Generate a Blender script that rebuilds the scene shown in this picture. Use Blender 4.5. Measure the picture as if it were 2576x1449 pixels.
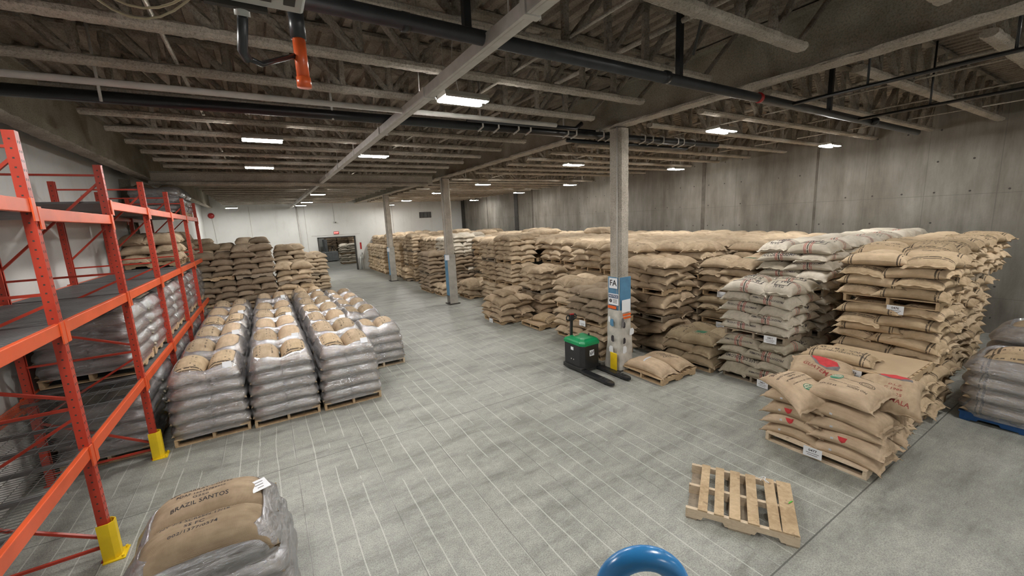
import bpy, bmesh, math, random
from math import pi, sin, cos, sqrt
from mathutils import Vector, Matrix, Euler
from mathutils.bvhtree import BVHTree

scn = bpy.context.scene
COL = scn.collection
for o in list(bpy.data.objects):
    bpy.data.objects.remove(o)

# ------------------------------------------------------------------ camera, world, exposure
cam_d = bpy.data.cameras.new('camera')
cam = bpy.data.objects.new('camera', cam_d)
COL.objects.link(cam)
RM = Matrix(((0.85228232, 0.12542364, -0.50782257),
             (-0.521135, 0.11991084, -0.8450087),
             (-0.04509064, 0.98483009, 0.16756054)))
cam.matrix_world = Matrix.Translation((0, 0, 3.2)) @ RM.to_4x4()
cam_d.sensor_fit = 'HORIZONTAL'
cam_d.sensor_width = 36
cam_d.lens = 36 * 1018.29 / 2576
cam_d.clip_start = 0.05
scn.camera = cam
vs = scn.view_settings
vs.view_transform = 'Standard'
vs.look = 'None'
vs.gamma = 1
vs.use_curve_mapping = False
vs.exposure = 0.0
w = bpy.data.worlds.new('world')
scn.world = w
w.use_nodes = True
w.node_tree.nodes['Background'].inputs[0].default_value = (0.9, 0.95, 1.0, 1)
w.node_tree.nodes['Background'].inputs[1].default_value = 0.02
cy = scn.cycles
cy.max_bounces = 7
cy.diffuse_bounces = 4
cy.glossy_bounces = 3
cy.transparent_max_bounces = 14
cy.transmission_bounces = 3
cy.sample_clamp_indirect = 6
cy.use_denoising = True
cy.caustics_reflective = False
cy.caustics_refractive = False

TUBE_GLOW = 260.0   # radiance of the fixture tubes, which are the only light in the hall
# (x, y) of the strip fixtures, all hung at the same height
LAMP_Z = 4.68
LAMPS = [(2.31, 4.80), (2.23, 9.18), (2.28, 15.15), (2.30, 20.09), (2.35, 26.0), (2.29, 29.35),
         (0.19, 8.03), (0.13, 11.45), (-1.37, 29.0),
         (7.65, 4.76), (7.90, 9.37), (8.01, 15.27), (7.84, 19.84), (8.07, 25.97), (7.9, 29.4),
         (12.51, 4.89), (12.59, 9.46), (12.59, 15.23), (12.74, 19.93), (13.26, 26.78),
         (2.3, 0.2), (7.8, 0.2), (12.5, 0.2), (2.3, -4.4), (7.8, -4.4), (-1.3, 3.4)]  # last six are unseen fixtures, added to light the foreground


# ------------------------------------------------------------------ node material helpers


class NT:
    def __init__(s, name):
        s.m = bpy.data.materials.new(name)
        s.m.use_nodes = True
        s.t = s.m.node_tree
        s.b = s.t.nodes['Principled BSDF']
        s.out = s.t.nodes['Material Output']
        s.tc = s.t.nodes.new('ShaderNodeTexCoord')

    def n(s, typ, **kw):
        nd = s.t.nodes.new(typ)
        for k, v in kw.items():
            setattr(nd, k, v)
        return nd

    def l(s, a, b):
        s.t.links.new(a, b)

    def _in(s, sock, v):
        if v is None:
            return
        if hasattr(v, 'is_output') or hasattr(v, 'links'):
            s.l(v, sock)
        else:
            sock.default_value = v

    def math(s, op, a, b=None, c=None, clamp=False):
        nd = s.n('ShaderNodeMath', operation=op, use_clamp=clamp)
        s._in(nd.inputs[0], a)
        s._in(nd.inputs[1], b)
        if c is not None:
            s._in(nd.inputs[2], c)
        return nd.outputs[0]

    def sep(s, coord):
        nd = s.n('ShaderNodeSeparateXYZ')
        s.l(coord, nd.inputs[0])
        return nd.outputs

    def mapp(s, coord, scale=(1, 1, 1), loc=(0, 0, 0), rot=(0, 0, 0)):
        nd = s.n('ShaderNodeMapping')
        s.l(coord, nd.inputs[0])
        nd.inputs['Scale'].default_value = scale
        nd.inputs['Location'].default_value = loc
        nd.inputs['Rotation'].default_value = rot
        return nd.outputs[0]

    def noise(s, coord, scale=5, detail=4, rough=0.5, dist=0):
        nd = s.n('ShaderNodeTexNoise')
        s.l(coord, nd.inputs['Vector'])
        nd.inputs['Scale'].default_value = scale
        nd.inputs['Detail'].default_value = detail
        nd.inputs['Roughness'].default_value = rough
        nd.inputs['Distortion'].default_value = dist
        return nd.outputs['Fac']

    def ramp(s, fac, stops):
        nd = s.n('ShaderNodeValToRGB')
        s._in(nd.inputs[0], fac)
        el = nd.color_ramp.elements
        while len(el) > 1:
            el.remove(el[-1])
        el[0].position = stops[0][0]
        el[0].color = (*stops[0][1], 1)
        for p, c in stops[1:]:
            e = el.new(p)
            e.color = (*c, 1)
        return nd.outputs[0]

    def mix(s, fac, a, b, blend='MIX'):
        nd = s.n('ShaderNodeMix', data_type='RGBA', blend_type=blend)
        s._in(nd.inputs[0], fac)
        for i, v in ((6, a), (7, b)):
            if isinstance(v, tuple):
                nd.inputs[i].default_value = (*v, 1)
            else:
                s.l(v, nd.inputs[i])
        return nd.outputs[2]

    def bump(s, h, strength=0.3, dist=0.01):
        nd = s.n('ShaderNodeBump')
        nd.inputs['Strength'].default_value = strength
        nd.inputs['Distance'].default_value = dist
        s.l(h, nd.inputs['Height'])
        s.l(nd.outputs[0], s.b.inputs['Normal'])
        return nd.outputs[0]

    def color(s, v):
        if isinstance(v, tuple):
            s.b.inputs['Base Color'].default_value = (*v, 1)
        else:
            s.l(v, s.b.inputs['Base Color'])

    def rough(s, v):
        s._in(s.b.inputs['Roughness'], v)


def plain(name, col, rough=0.6, metal=0.0, noise_amt=0.12, nscale=6, spec=None, bump=0):
    k = NT(name)
    f = k.noise(k.tc.outputs['Object'], nscale, 4)
    a = tuple(c * (1 - noise_amt) for c in col)
    b = tuple(min(1, c * (1 + noise_amt)) for c in col)
    k.color(k.ramp(f, [(0.3, a), (0.7, b)]))
    k.rough(rough)
    k.b.inputs['Metallic'].default_value = metal
    if spec is not None:
        k.b.inputs['Specular IOR Level'].default_value = spec
    if bump:
        k.bump(k.noise(k.tc.outputs['Object'], nscale * 8, 4), bump, 0.01)
    return k.m


MAT = {}


def build_materials():
    # --- floor: worn grey concrete with pale grooves, joints and tyre dirt
    k = NT('worn_concrete')
    P = k.n('ShaderNodeNewGeometry').outputs['Position']
    x, y, z = k.sep(P)
    big = k.noise(P, 0.35, 5, 0.6)
    st = k.noise(k.mapp(P, (0.55, 2.2, 1), rot=(0, 0, 0.25)), 1.6, 6, 0.65)
    fine = k.noise(P, 75, 3, 0.75)
    mid = k.noise(P, 9, 4, 0.7)
    base = k.ramp(big, [(0.30, (0.185, 0.188, 0.168)), (0.52, (0.275, 0.28, 0.255)), (0.72, (0.36, 0.365, 0.335))])
    c = k.mix(k.math('MULTIPLY', k.math('SUBTRACT', st, 0.40, clamp=True), 2.2, clamp=True), base, (0.41, 0.41, 0.37))
    c = k.mix(k.math('MULTIPLY', k.math('SUBTRACT', 0.46, st, clamp=True), 3.5, clamp=True), c, (0.14, 0.135, 0.115))
    sp = k.ramp(fine, [(0.38, (0.42, 0.42, 0.42)), (0.5, (1, 1, 1)), (0.62, (1.4, 1.4, 1.4))])
    c = k.mix(0.55, c, sp, 'MULTIPLY')
    sp2 = k.ramp(mid, [(0.35, (0.82, 0.82, 0.82)), (0.6, (1.1, 1.1, 1.1))])
    c = k.mix(0.8, c, sp2, 'MULTIPLY')
    # pale grooves running down the aisle
    wob = k.math('MULTIPLY', k.math('SUBTRACT', k.noise(k.mapp(P, (3, 0.6, 1)), 1.0, 2), 0.5), 0.10)
    fx = k.math('FRACT', k.math('DIVIDE', k.math('ADD', x, wob), 0.225))
    line = k.math('LESS_THAN', fx, 0.055)
    region = k.math('MULTIPLY', k.math('GREATER_THAN', y, 1.52), k.math('LESS_THAN', y, 14.6))
    broken = k.math('GREATER_THAN', k.noise(k.mapp(P, (4.4, 0.5, 1)), 2.2, 3), 0.42)
    fade = k.math('MULTIPLY', k.math('MULTIPLY', line, region), broken)
    c = k.mix(k.math('MULTIPLY', fade, 0.55), c, (0.60, 0.60, 0.57))
    fx2 = k.math('FRACT', k.math('DIVIDE', k.math('ADD', x, k.math('MULTIPLY', wob, 0.3)), 0.9))
    dk = k.math('MULTIPLY', k.math('LESS_THAN', fx2, 0.012), k.math('GREATER_THAN', y, 1.52))
    c = k.mix(k.math('MULTIPLY', dk, 0.6), c, (0.10, 0.10, 0.09))
    # joints across; the two wide far bands also paint shadow at the columns
    jt = None
    for yy, ww in ((1.52, 0.007), (5.96, 0.006), (10.3, 0.008), (14.75, 0.02), (23.4, 0.02)):
        d = k.math('LESS_THAN', k.math('ABSOLUTE', k.math('SUBTRACT', y, yy)), ww)
        jt = d if jt is None else k.math('MAXIMUM', jt, d)
    c = k.mix(k.math('MULTIPLY', jt, 0.8), c, (0.06, 0.06, 0.055))
    # scuffs
    sc = k.noise(k.mapp(P, (0.5, 3.5, 1), rot=(0, 0, 0.5)), 3.0, 5, 0.75, 1.0)
    c = k.mix(k.math('MULTIPLY', k.math('GREATER_THAN', sc, 0.66), 0.35), c, (0.12, 0.115, 0.10))
    k.color(c)
    k.rough(k.ramp(mid, [(0.3, (0.42, 0.42, 0.42)), (0.7, (0.62, 0.62, 0.62))]))
    k.bump(k.math('ADD', k.math('MULTIPLY', fine, 0.5), k.math('MULTIPLY', line, -0.3)), 0.25, 0.004)
    MAT['floor'] = k.m

    # --- white painted wall with faint block lines and grime
    for nm, lo, hi in (('white_wall', (0.60, 0.60, 0.58), (0.70, 0.70, 0.68)),):
        k = NT('white_painted_masonry')
        P = k.n('ShaderNodeNewGeometry').outputs['Position']
        f = k.noise(P, 0.5, 5, 0.6)
        c = k.ramp(f, [(0.3, lo), (0.7, hi)])
        g = k.noise(k.mapp(P, (1.5, 1.5, 0.3)), 2.0, 5, 0.7)
        c = k.mix(k.math('MULTIPLY', k.math('SUBTRACT', g, 0.55, clamp=True), 1.4, clamp=True), c, (0.42, 0.40, 0.37))
        k.color(c)
        k.rough(0.75)
        k.bump(k.noise(P, 14, 4), 0.15, 0.01)
        MAT[nm] = k.m
    # --- raw concrete right wall
    k = NT('board_marked_concrete')
    P = k.n('ShaderNodeNewGeometry').outputs['Position']
    x, y, z = k.sep(P)
    v1 = k.noise(k.mapp(P, (1, 1.3, 0.35)), 1.1, 6, 0.65)
    v2 = k.noise(k.mapp(P, (1, 5, 0.35)), 1.4, 6, 0.75)
    pn = k.noise(k.mapp(P, (0.2, 0.45, 0.9)), 0.9, 3)
    c = k.ramp(v1, [(0.28, (0.125, 0.112, 0.092)), (0.5, (0.195, 0.182, 0.158)), (0.72, (0.275, 0.265, 0.24))])
    c = k.mix(0.6, c, k.ramp(v2, [(0.30, (0.70, 0.69, 0.67)), (0.5, (1, 1, 1)), (0.75, (1.2, 1.2, 1.2))]), 'MULTIPLY')
    c = k.mix(0.7, c, k.ramp(pn, [(0.35, (0.8, 0.79, 0.77)), (0.65, (1.15, 1.15, 1.15))]), 'MULTIPLY')
    fy = k.math('ABSOLUTE', k.math('SUBTRACT', k.math('FRACT', k.math('DIVIDE', y, 0.61)), 0.5))
    fz = k.math('ABSOLUTE', k.math('SUBTRACT', k.math('FRACT', k.math('DIVIDE', z, 0.75)), 0.5))
    rr = k.math('SQRT', k.math('ADD', k.math('POWER', k.math('MULTIPLY', fy, 0.61), 2), k.math('POWER', k.math('MULTIPLY', fz, 0.75), 2)))
    hole = k.math('MULTIPLY', k.math('LESS_THAN', rr, 0.022), k.math('GREATER_THAN', k.noise(P, 0.8, 2), 0.47))
    c = k.mix(hole, c, (0.05, 0.045, 0.04))
    seam = k.math('LESS_THAN', k.math('ABSOLUTE', k.math('SUBTRACT', k.math('FRACT', k.math('DIVIDE', z, 2.44)), 0.35)), 0.003)
    seam2 = k.math('LESS_THAN', k.math('ABSOLUTE', k.math('SUBTRACT', k.math('FRACT', k.math('DIVIDE', y, 1.22)), 0.9)), 0.006)
    c = k.mix(k.math('MULTIPLY', k.math('MAXIMUM', seam, seam2), 0.45), c, (0.09, 0.085, 0.075))
    k.color(c)
    k.rough(0.85)
    k.bump(k.math('ADD', v2, k.noise(P, 20, 4)), 0.3, 0.01)
    MAT['concrete'] = k.m
    # --- sprayed fireproofing
    for nm, a, b, bs in (('foam', (0.23, 0.20, 0.163), (0.42, 0.375, 0.317), 1.0),
                         ('foam_pale', (0.38, 0.34, 0.285), (0.60, 0.55, 0.48), 1.0),
                         ('deck', (0.23, 0.195, 0.16), (0.42, 0.365, 0.305), 0.8),
                         ('girder_paint', (0.24, 0.218, 0.172), (0.35, 0.32, 0.262), 0.5)):
        k = NT('sprayed_' + nm)
        P = k.n('ShaderNodeNewGeometry').outputs['Position']
        f = k.noise(P, 2.2, 5, 0.6)
        c = k.ramp(f, [(0.3, a), (0.7, b)])
        sp = k.noise(P, 48, 4, 0.8)
        c = k.mix(0.8, c, k.ramp(sp, [(0.34, (0.5, 0.48, 0.45)), (0.5, (1, 1, 1)), (0.7, (1.25, 1.25, 1.25))]), 'MULTIPLY')
        k.color(c)
        k.rough(0.95)
        k.b.inputs['Specular IOR Level'].default_value = 0.1
        k.bump(k.math('ADD', sp, k.noise(P, 14, 3)), bs, 0.02)
        MAT[nm] = k.m
    # --- wood
    for nm, a, b in (('wood', (0.36, 0.245, 0.135), (0.60, 0.45, 0.285)), ('wood_pale', (0.52, 0.40, 0.27), (0.74, 0.62, 0.47)),
                     ('wood_grey', (0.22, 0.18, 0.135), (0.40, 0.325, 0.24))):
        k = NT('pallet_' + nm)
        O = k.tc.outputs['Object']
        P = k.n('ShaderNodeNewGeometry').outputs['Position']
        g = k.noise(k.mapp(O, (9, 9, 30)), 1.5, 5, 0.6, 1.5)
        f = k.noise(P, 2.5, 3)
        c = k.ramp(k.math('ADD', k.math('MULTIPLY', g, 0.5), k.math('MULTIPLY', f, 0.5)), [(0.35, a), (0.65, b)])
        kn = k.noise(O, 11, 2)
        c = k.mix(k.math('MULTIPLY', k.math('GREATER_THAN', kn, 0.70), 0.5), c, (0.16, 0.10, 0.06))
        k.color(c)
        k.rough(0.75)
        k.bump(g, 0.2, 0.004)
        MAT[nm] = k.m
    MAT['concrete_dark'] = plain('stained_concrete', (0.105, 0.094, 0.078), 0.9, 0, 0.35, 3)
    MAT['cardboard'] = plain('cardboard_sheet', (0.40, 0.295, 0.19), 0.85, noise_amt=0.08, nscale=3)
    MAT['red'] = plain('red_orange_rack_paint', (0.47, 0.048, 0.025), 0.38, noise_amt=0.15, nscale=3)
    MAT['orange'] = plain('orange_beam_paint', (0.68, 0.10, 0.03), 0.33, noise_amt=0.12, nscale=3)
    MAT['yellow'] = plain('yellow_guard_paint', (0.80, 0.56, 0.015), 0.45, noise_amt=0.1)
    MAT['mesh'] = plain('galvanised_wire', (0.17, 0.17, 0.165), 0.45, 0.6)
    MAT['deck_grey'] = plain('grey_ribbed_decking', (0.13, 0.13, 0.135), 0.5, 0.2, 0.25, 4)
    MAT['black'] = plain('black_pipe_paint', (0.016, 0.017, 0.020), 0.30, 0.1, 0.2)
    MAT['pipe_grey'] = plain('dark_grey_pipe', (0.035, 0.037, 0.042), 0.35, 0.2, 0.2)
    MAT['pipe_white'] = plain('white_pipe', (0.48, 0.46, 0.43), 0.5, 0, 0.1)
    MAT['galv'] = plain('galvanised_tray', (0.56, 0.545, 0.52), 0.42, 0.25, 0.12, 8)
    MAT['rubber'] = plain('black_rubber', (0.02, 0.02, 0.02), 0.6)
    MAT['blackplastic'] = plain('black_plastic_cover', (0.018, 0.018, 0.02), 0.35, 0, 0.15)
    MAT['green'] = plain('green_cover', (0.0, 0.27, 0.09), 0.32, 0, 0.08)
    MAT['blue'] = plain('blue_enamel', (0.03, 0.20, 0.48), 0.25, 0, 0.06)
    MAT['blue_col'] = plain('blue_column_paint', (0.085, 0.22, 0.36), 0.55, 0, 0.15)
    MAT['blue_pallet'] = plain('blue_pallet_paint', (0.01, 0.075, 0.24), 0.55, 0, 0.25)
    MAT['red_pipe'] = plain('orange_red_pipe', (0.62, 0.10, 0.025), 0.3, 0, 0.08)
    MAT['unit'] = plain('light_grey_enamel', (0.46, 0.47, 0.45), 0.45, 0, 0.05)
    MAT['paper'] = plain('white_paper', (0.78, 0.80, 0.84), 0.7, 0, 0.03)
    MAT['ink'] = plain('black_ink', (0.035, 0.03, 0.035), 0.8, 0, 0.2)
    MAT['ink_brown'] = plain('brown_black_ink', (0.07, 0.05, 0.04), 0.85, 0, 0.3, 30)
    MAT['ink_red'] = plain('dark_red_ink', (0.26, 0.045, 0.035), 0.85, 0, 0.3, 30)
    MAT['print_red'] = plain('red_print', (0.48, 0.035, 0.04), 0.85, 0, 0.2, 20)
    MAT['print_grey'] = plain('grey_print', (0.16, 0.15, 0.15), 0.85, 0, 0.2, 20)
    MAT['print_green'] = plain('green_print', (0.03, 0.19, 0.11), 0.85, 0, 0.2, 20)
    MAT['cream'] = plain('cream_print', (0.62, 0.56, 0.44), 0.85, 0, 0.1, 20)
    MAT['navy'] = plain('sign_navy', (0.02, 0.05, 0.13), 0.6)
    MAT['sign_orange'] = plain('orange_tape', (0.75, 0.13, 0.02), 0.5)
    MAT['wrapcloth'] = plain('dirty_white_wrap', (0.50, 0.475, 0.43), 0.6, 0, 0.25, 5, bump=0.5)
    MAT['column_grey'] = plain('grey_column_paint', (0.40, 0.38, 0.34), 0.6, 0, 0.2, 4)
    MAT['dark'] = plain('dark_steel', (0.045, 0.04, 0.035), 0.7, 0, 0.3)
    MAT['truck_grey'] = plain('grey_machine_paint', (0.17, 0.185, 0.19), 0.4, 0, 0.15)
    MAT['alarm'] = plain('alarm_red', (0.36, 0.02, 0.02), 0.35)
    MAT['leaf'] = plain('green_plastic', (0.09, 0.42, 0.05), 0.5)
    MAT['hose_rim'] = plain('cord_beige', (0.40, 0.33, 0.22), 0.6)
    MAT['dark_glass'] = plain('dark_louvre', (0.035, 0.033, 0.03), 0.4)

    def emit(name, col, s):
        k = NT(name)
        k.b.inputs['Emission Color'].default_value = (*col, 1)
        k.b.inputs['Emission Strength'].default_value = s
        k.color((0.8, 0.8, 0.8))
        return k.m
    MAT['tube'] = emit('lit_tube', (1, 0.975, 0.925), TUBE_GLOW)
    MAT['exit'] = emit('lit_exit_sign', (1, 0.10, 0.08), 1.6)
    MAT['exit_dark'] = plain('exit_face', (0.35, 0.01, 0.01), 0.4)

    # --- stretch film
    k = NT('stretch_film')
    t = k.t
    t.nodes.remove(k.b)
    O = k.tc.outputs['Object']
    n1 = k.noise(k.mapp(O, (1.3, 1.3, 5), rot=(0.12, 0.1, 0)), 1.5, 2, 0.4, 0.8)
    n2 = k.noise(k.mapp(O, (5, 5, 30), rot=(-0.2, 0.15, 0)), 1.6, 5, 0.65, 1.5)
    hgt = k.math('ADD', k.math('MULTIPLY', n1, 1.0), k.math('MULTIPLY', n2, 0.4))
    bp = k.n('ShaderNodeBump')
    bp.inputs['Strength'].default_value = 0.9
    bp.inputs['Distance'].default_value = 0.02
    k.l(hgt, bp.inputs['Height'])
    tr = k.n('ShaderNodeBsdfTransparent')
    tr.inputs[0].default_value = (0.93, 0.93, 0.95, 1)
    gl = k.n('ShaderNodeBsdfAnisotropic')
    gl.inputs['Color'].default_value = (0.95, 0.96, 1.0, 1)
    gl.inputs['Roughness'].default_value = 0.15
    df = k.n('ShaderNodeBsdfDiffuse')
    df.inputs['Color'].default_value = (0.80, 0.79, 0.82, 1)
    k.l(bp.outputs[0], gl.inputs['Normal'])
    k.l(bp.outputs[0], df.inputs['Normal'])
    lw = k.n('ShaderNodeLayerWeight')
    lw.inputs['Blend'].default_value = 0.35
    k.l(bp.outputs[0], lw.inputs['Normal'])
    m1 = k.n('ShaderNodeMixShader')
    k.l(k.math('MULTIPLY', k.math('SUBTRACT', n2, 0.33, clamp=True), 1.3, clamp=True), m1.inputs[0])
    k.l(tr.outputs[0], m1.inputs[1])
    k.l(df.outputs[0], m1.inputs[2])
    m2 = k.n('ShaderNodeMixShader')
    k.l(k.math('ADD', k.math('MULTIPLY', lw.outputs['Fresnel'], 0.8), 0.18, clamp=True), m2.inputs[0])
    k.l(m1.outputs[0], m2.inputs[1])
    k.l(gl.outputs[0], m2.inputs[2])
    k.l(m2.outputs[0], k.out.inputs[0])
    MAT['film'] = k.m

    # --- burlap family. Sack space: x along the sack (about +-0.36), y across (+-0.25)
    def burlap(name, a, b, kind='plain'):
        k = NT('burlap_' + name)
        O = k.tc.outputs['Object']
        x, y, z = k.sep(O)
        P = k.n('ShaderNodeNewGeometry').outputs['Position']
        inf = k.n('ShaderNodeObjectInfo')
        rnd = inf.outputs['Random']
        f = k.noise(P, 6, 4, 0.6)
        c = k.ramp(f, [(0.28, a), (0.72, b)])
        c = k.mix(1.0, c, k.ramp(rnd, [(0.0, (0.84, 0.83, 0.80)), (1.0, (1.12, 1.12, 1.12))]), 'MULTIPLY')
        w1 = k.n('ShaderNodeTexWave', wave_type='BANDS', bands_direction='X')
        k.l(O, w1.inputs['Vector'])
        w1.inputs['Scale'].default_value = 120
        w1.inputs['Distortion'].default_value = 1.5
        w2 = k.n('ShaderNodeTexWave', wave_type='BANDS', bands_direction='Y')
        k.l(O, w2.inputs['Vector'])
        w2.inputs['Scale'].default_value = 120
        w2.inputs['Distortion'].default_value = 1.5
        wv = k.math('ADD', w1.outputs['Fac'], w2.outputs['Fac'])
        c = k.mix(0.5, c, k.ramp(k.math('MULTIPLY', wv, 0.5), [(0.2, (0.80, 0.79, 0.76)), (0.7, (1.1, 1.1, 1.1))]), 'MULTIPLY')
        st = k.noise(k.mapp(O, (1.2, 9, 9)), 3, 4)
        c = k.mix(0.6, c, k.ramp(st, [(0.35, (0.86, 0.85, 0.83)), (0.65, (1.08, 1.08, 1.08))]), 'MULTIPLY')

        def band(v, c0, hw):
            return k.math('LESS_THAN', k.math('ABSOLUTE', k.math('SUBTRACT', v, c0)), hw)

        def mx(*a):
            r = a[0]
            for q in a[1:]:
                r = k.math('MAXIMUM', r, q)
            return r
        fade = k.math('GREATER_THAN', k.noise(P, 28, 3), 0.40)
        if kind == 'colombia':
            reds = mx(band(x, -0.035, 0.006), band(x, -0.058, 0.005), band(x, 0.035, 0.006), band(x, 0.058, 0.005))
            drk = mx(band(x, 0.0, 0.010))
            c = k.mix(k.math('MULTIPLY', reds, k.math('MULTIPLY', fade, 0.85)), c, (0.42, 0.04, 0.04))
            c = k.mix(k.math('MULTIPLY', drk, k.math('MULTIPLY', fade, 0.85)), c, (0.05, 0.045, 0.045))
        if kind in ('colombia', 'rows', 'stripe'):
            lift = {'colombia': 0.5, 'rows': 0.55, 'stripe': 0.56}[kind]
            g = k.noise(k.mapp(O, (46, 9, 1)), 1.0, 2, 0.4)
            rows = mx(band(y, 0.11, 0.014), band(y, 0.055, 0.013), band(y, -0.13, 0.012))
            side = k.math('GREATER_THAN', k.math('ABSOLUTE', x), 0.085)
            top = k.math('GREATER_THAN', z, 0.05)
            lim = k.math('LESS_THAN', k.math('ABSOLUTE', x), 0.25)
            mk = k.math('MULTIPLY', k.math('MULTIPLY', rows, k.math('GREATER_THAN', g, lift - 0.02)), k.math('MULTIPLY', top, lim))
            if kind == 'colombia':
                mk = k.math('MULTIPLY', mk, side)
            mk = k.math('MULTIPLY', mk, k.math('GREATER_THAN', k.math('FRACT', k.math('MULTIPLY', rnd, 7.3)), 0.35))
            c = k.mix(k.math('MULTIPLY', mk, k.math('MULTIPLY', fade, 0.8)), c, (0.06, 0.05, 0.045))
        if kind == 'stripe':
            s = mx(band(k.math('ABSOLUTE', x), 0.255, 0.009), band(k.math('ABSOLUTE', x), 0.285, 0.005))
            c = k.mix(k.math('MULTIPLY', s, k.math('MULTIPLY', fade, 0.85)), c, (0.05, 0.04, 0.035))
        k.color(c)
        k.rough(0.92)
        k.b.inputs['Specular IOR Level'].default_value = 0.15
        k.bump(k.math('ADD', k.math('MULTIPLY', wv, 0.25), k.math('MULTIPLY', k.noise(O, 16, 4), 1.0)), 0.55, 0.012)
        MAT['sack_' + name] = k.m
    burlap('tan', (0.40, 0.305, 0.21), (0.58, 0.46, 0.335), 'rows')
    burlap('plain', (0.36, 0.27, 0.185), (0.52, 0.405, 0.29))
    burlap('gold', (0.50, 0.375, 0.245), (0.68, 0.53, 0.37), 'stripe')
    burlap('dark', (0.25, 0.19, 0.135), (0.36, 0.285, 0.21))
    burlap('olive', (0.35, 0.275, 0.185), (0.49, 0.395, 0.275), 'rows')
    burlap('pale', (0.55, 0.50, 0.42), (0.74, 0.68, 0.59), 'colombia')
    burlap('grey', (0.41, 0.365, 0.29), (0.57, 0.515, 0.42), 'colombia')
    burlap('red', (0.53, 0.395, 0.275), (0.70, 0.55, 0.40))


build_materials()

# ------------------------------------------------------------------ geometry helpers


class MB:
    def __init__(s):
        s.v = []
        s.f = []

    def add(s, vs_, fs):
        o = len(s.v)
        s.v += [tuple(v) for v in vs_]
        s.f += [tuple(i + o for i in f) for f in fs]

    def box(s, c, d, rot=None):
        hx, hy, hz = d[0] / 2, d[1] / 2, d[2] / 2
        p = [Vector((i * hx, j * hy, k_ * hz)) for k_ in (-1, 1) for j in (-1, 1) for i in (-1, 1)]
        if rot is not None:
            p = [rot @ q for q in p]
        c = Vector(c)
        s.add([q + c for q in p], [(0, 2, 3, 1), (4, 5, 7, 6), (0, 1, 5, 4), (2, 6, 7, 3), (0, 4, 6, 2), (1, 3, 7, 5)])
        return s

    def bar(s, a, b, w_, h_, up=(0, 0, 1)):
        a, b = Vector(a), Vector(b)
        d = (b - a)
        L = d.length
        d.normalize()
        up = Vector(up)
        if abs(d.dot(up)) > 0.98:
            up = Vector((0, 1, 0))
        sx = d.cross(up).normalized()
        sy = sx.cross(d).normalized()
        R_ = Matrix((sx, d, sy)).transposed()
        return s.box((a + b) / 2, (w_, L, h_), R_)

    def tube(s, pts, r, n=10, cap=True):
        pts = [Vector(p) for p in pts]
        rings = []
        prev = None
        for i, p in enumerate(pts):
            t = (pts[min(i + 1, len(pts) - 1)] - pts[max(i - 1, 0)]).normalized()
            if prev is None:
                u = t.orthogonal().normalized()
            else:
                u = (prev - t * prev.dot(t)).normalized()
            prev = u
            v_ = t.cross(u)
            rr = r[i] if isinstance(r, (list, tuple)) else r
            rings.append([p + (u * cos(2 * pi * k_ / n) + v_ * sin(2 * pi * k_ / n)) * rr for k_ in range(n)])
        vs_ = [q for g in rings for q in g]
        fs = []
        for i in range(len(pts) - 1):
            for k_ in range(n):
                a = i * n + k_
                b = i * n + (k_ + 1) % n
                fs.append((a, b, b + n, a + n))
        if cap:
            fs.append(tuple(reversed(range(n))))
            fs.append(tuple(range((len(pts) - 1) * n, len(pts) * n)))
        s.add(vs_, fs)
        return s

    def prism(s, poly, z0, z1, axis='z'):
        n = len(poly)

        def P(a, b, c):
            return {'z': (a, b, c), 'y': (a, c, b), 'x': (c, a, b)}[axis]
        s.add([P(a, b, z0) for a, b in poly] + [P(a, b, z1) for a, b in poly],
              [tuple(reversed(range(n))), tuple(range(n, 2 * n))] + [(i, (i + 1) % n, n + (i + 1) % n, n + i) for i in range(n)])
        return s

    def mesh(s, name, mat=None, smooth=False, fix=True):
        me = bpy.data.meshes.new(name)
        me.from_pydata(s.v, [], s.f)
        if fix:
            bm = bmesh.new()
            bm.from_mesh(me)
            bmesh.ops.recalc_face_normals(bm, faces=bm.faces)
            bm.to_mesh(me)
            bm.free()
        if mat:
            me.materials.append(MAT[mat] if isinstance(mat, str) else mat)
        if smooth:
            me.polygons.foreach_set('use_smooth', [True] * len(me.polygons))
        return me

    def build(s, name, mat, parent=None, smooth=False, loc=None, bevel=0):
        o = bpy.data.objects.new(name, s.mesh(name, mat, smooth))
        COL.objects.link(o)
        if parent is not None:
            o.parent = parent
        if loc is not None:
            o.location = loc
        if bevel:
            m = o.modifiers.new('edge', 'BEVEL')
            m.width = bevel
            m.segments = 2
            m.limit_method = 'ANGLE'
        return o


def tag(o, label=None, cat=None, group=None, kind=None):
    if label:
        o['label'] = label
    if cat:
        o['category'] = cat
    if group:
        o['group'] = group
    if kind:
        o['kind'] = kind
    return o


def empty(name, loc, rz=0.0, label=None, cat=None, group=None):
    o = bpy.data.objects.new(name, None)
    o.empty_display_size = 0.1
    COL.objects.link(o)
    o.location = loc
    o.rotation_euler = (0, 0, rz)
    return tag(o, label, cat, group)


def link(name, me, parent=None, loc=(0, 0, 0), rot=(0, 0, 0), scale=(1, 1, 1)):
    o = bpy.data.objects.new(name, me)
    COL.objects.link(o)
    o.location = loc
    o.rotation_euler = rot
    o.scale = scale
    if parent is not None:
        o.parent = parent
    return o


def copy_tree(o, parent=None):
    c = o.copy()
    COL.objects.link(c)
    c.parent = parent
    for ch in list(o.children):
        copy_tree(ch, c)
    return c


def grain(me, n_lo=0, amt=0.01, seed=1, scale=20):
    return me


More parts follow.
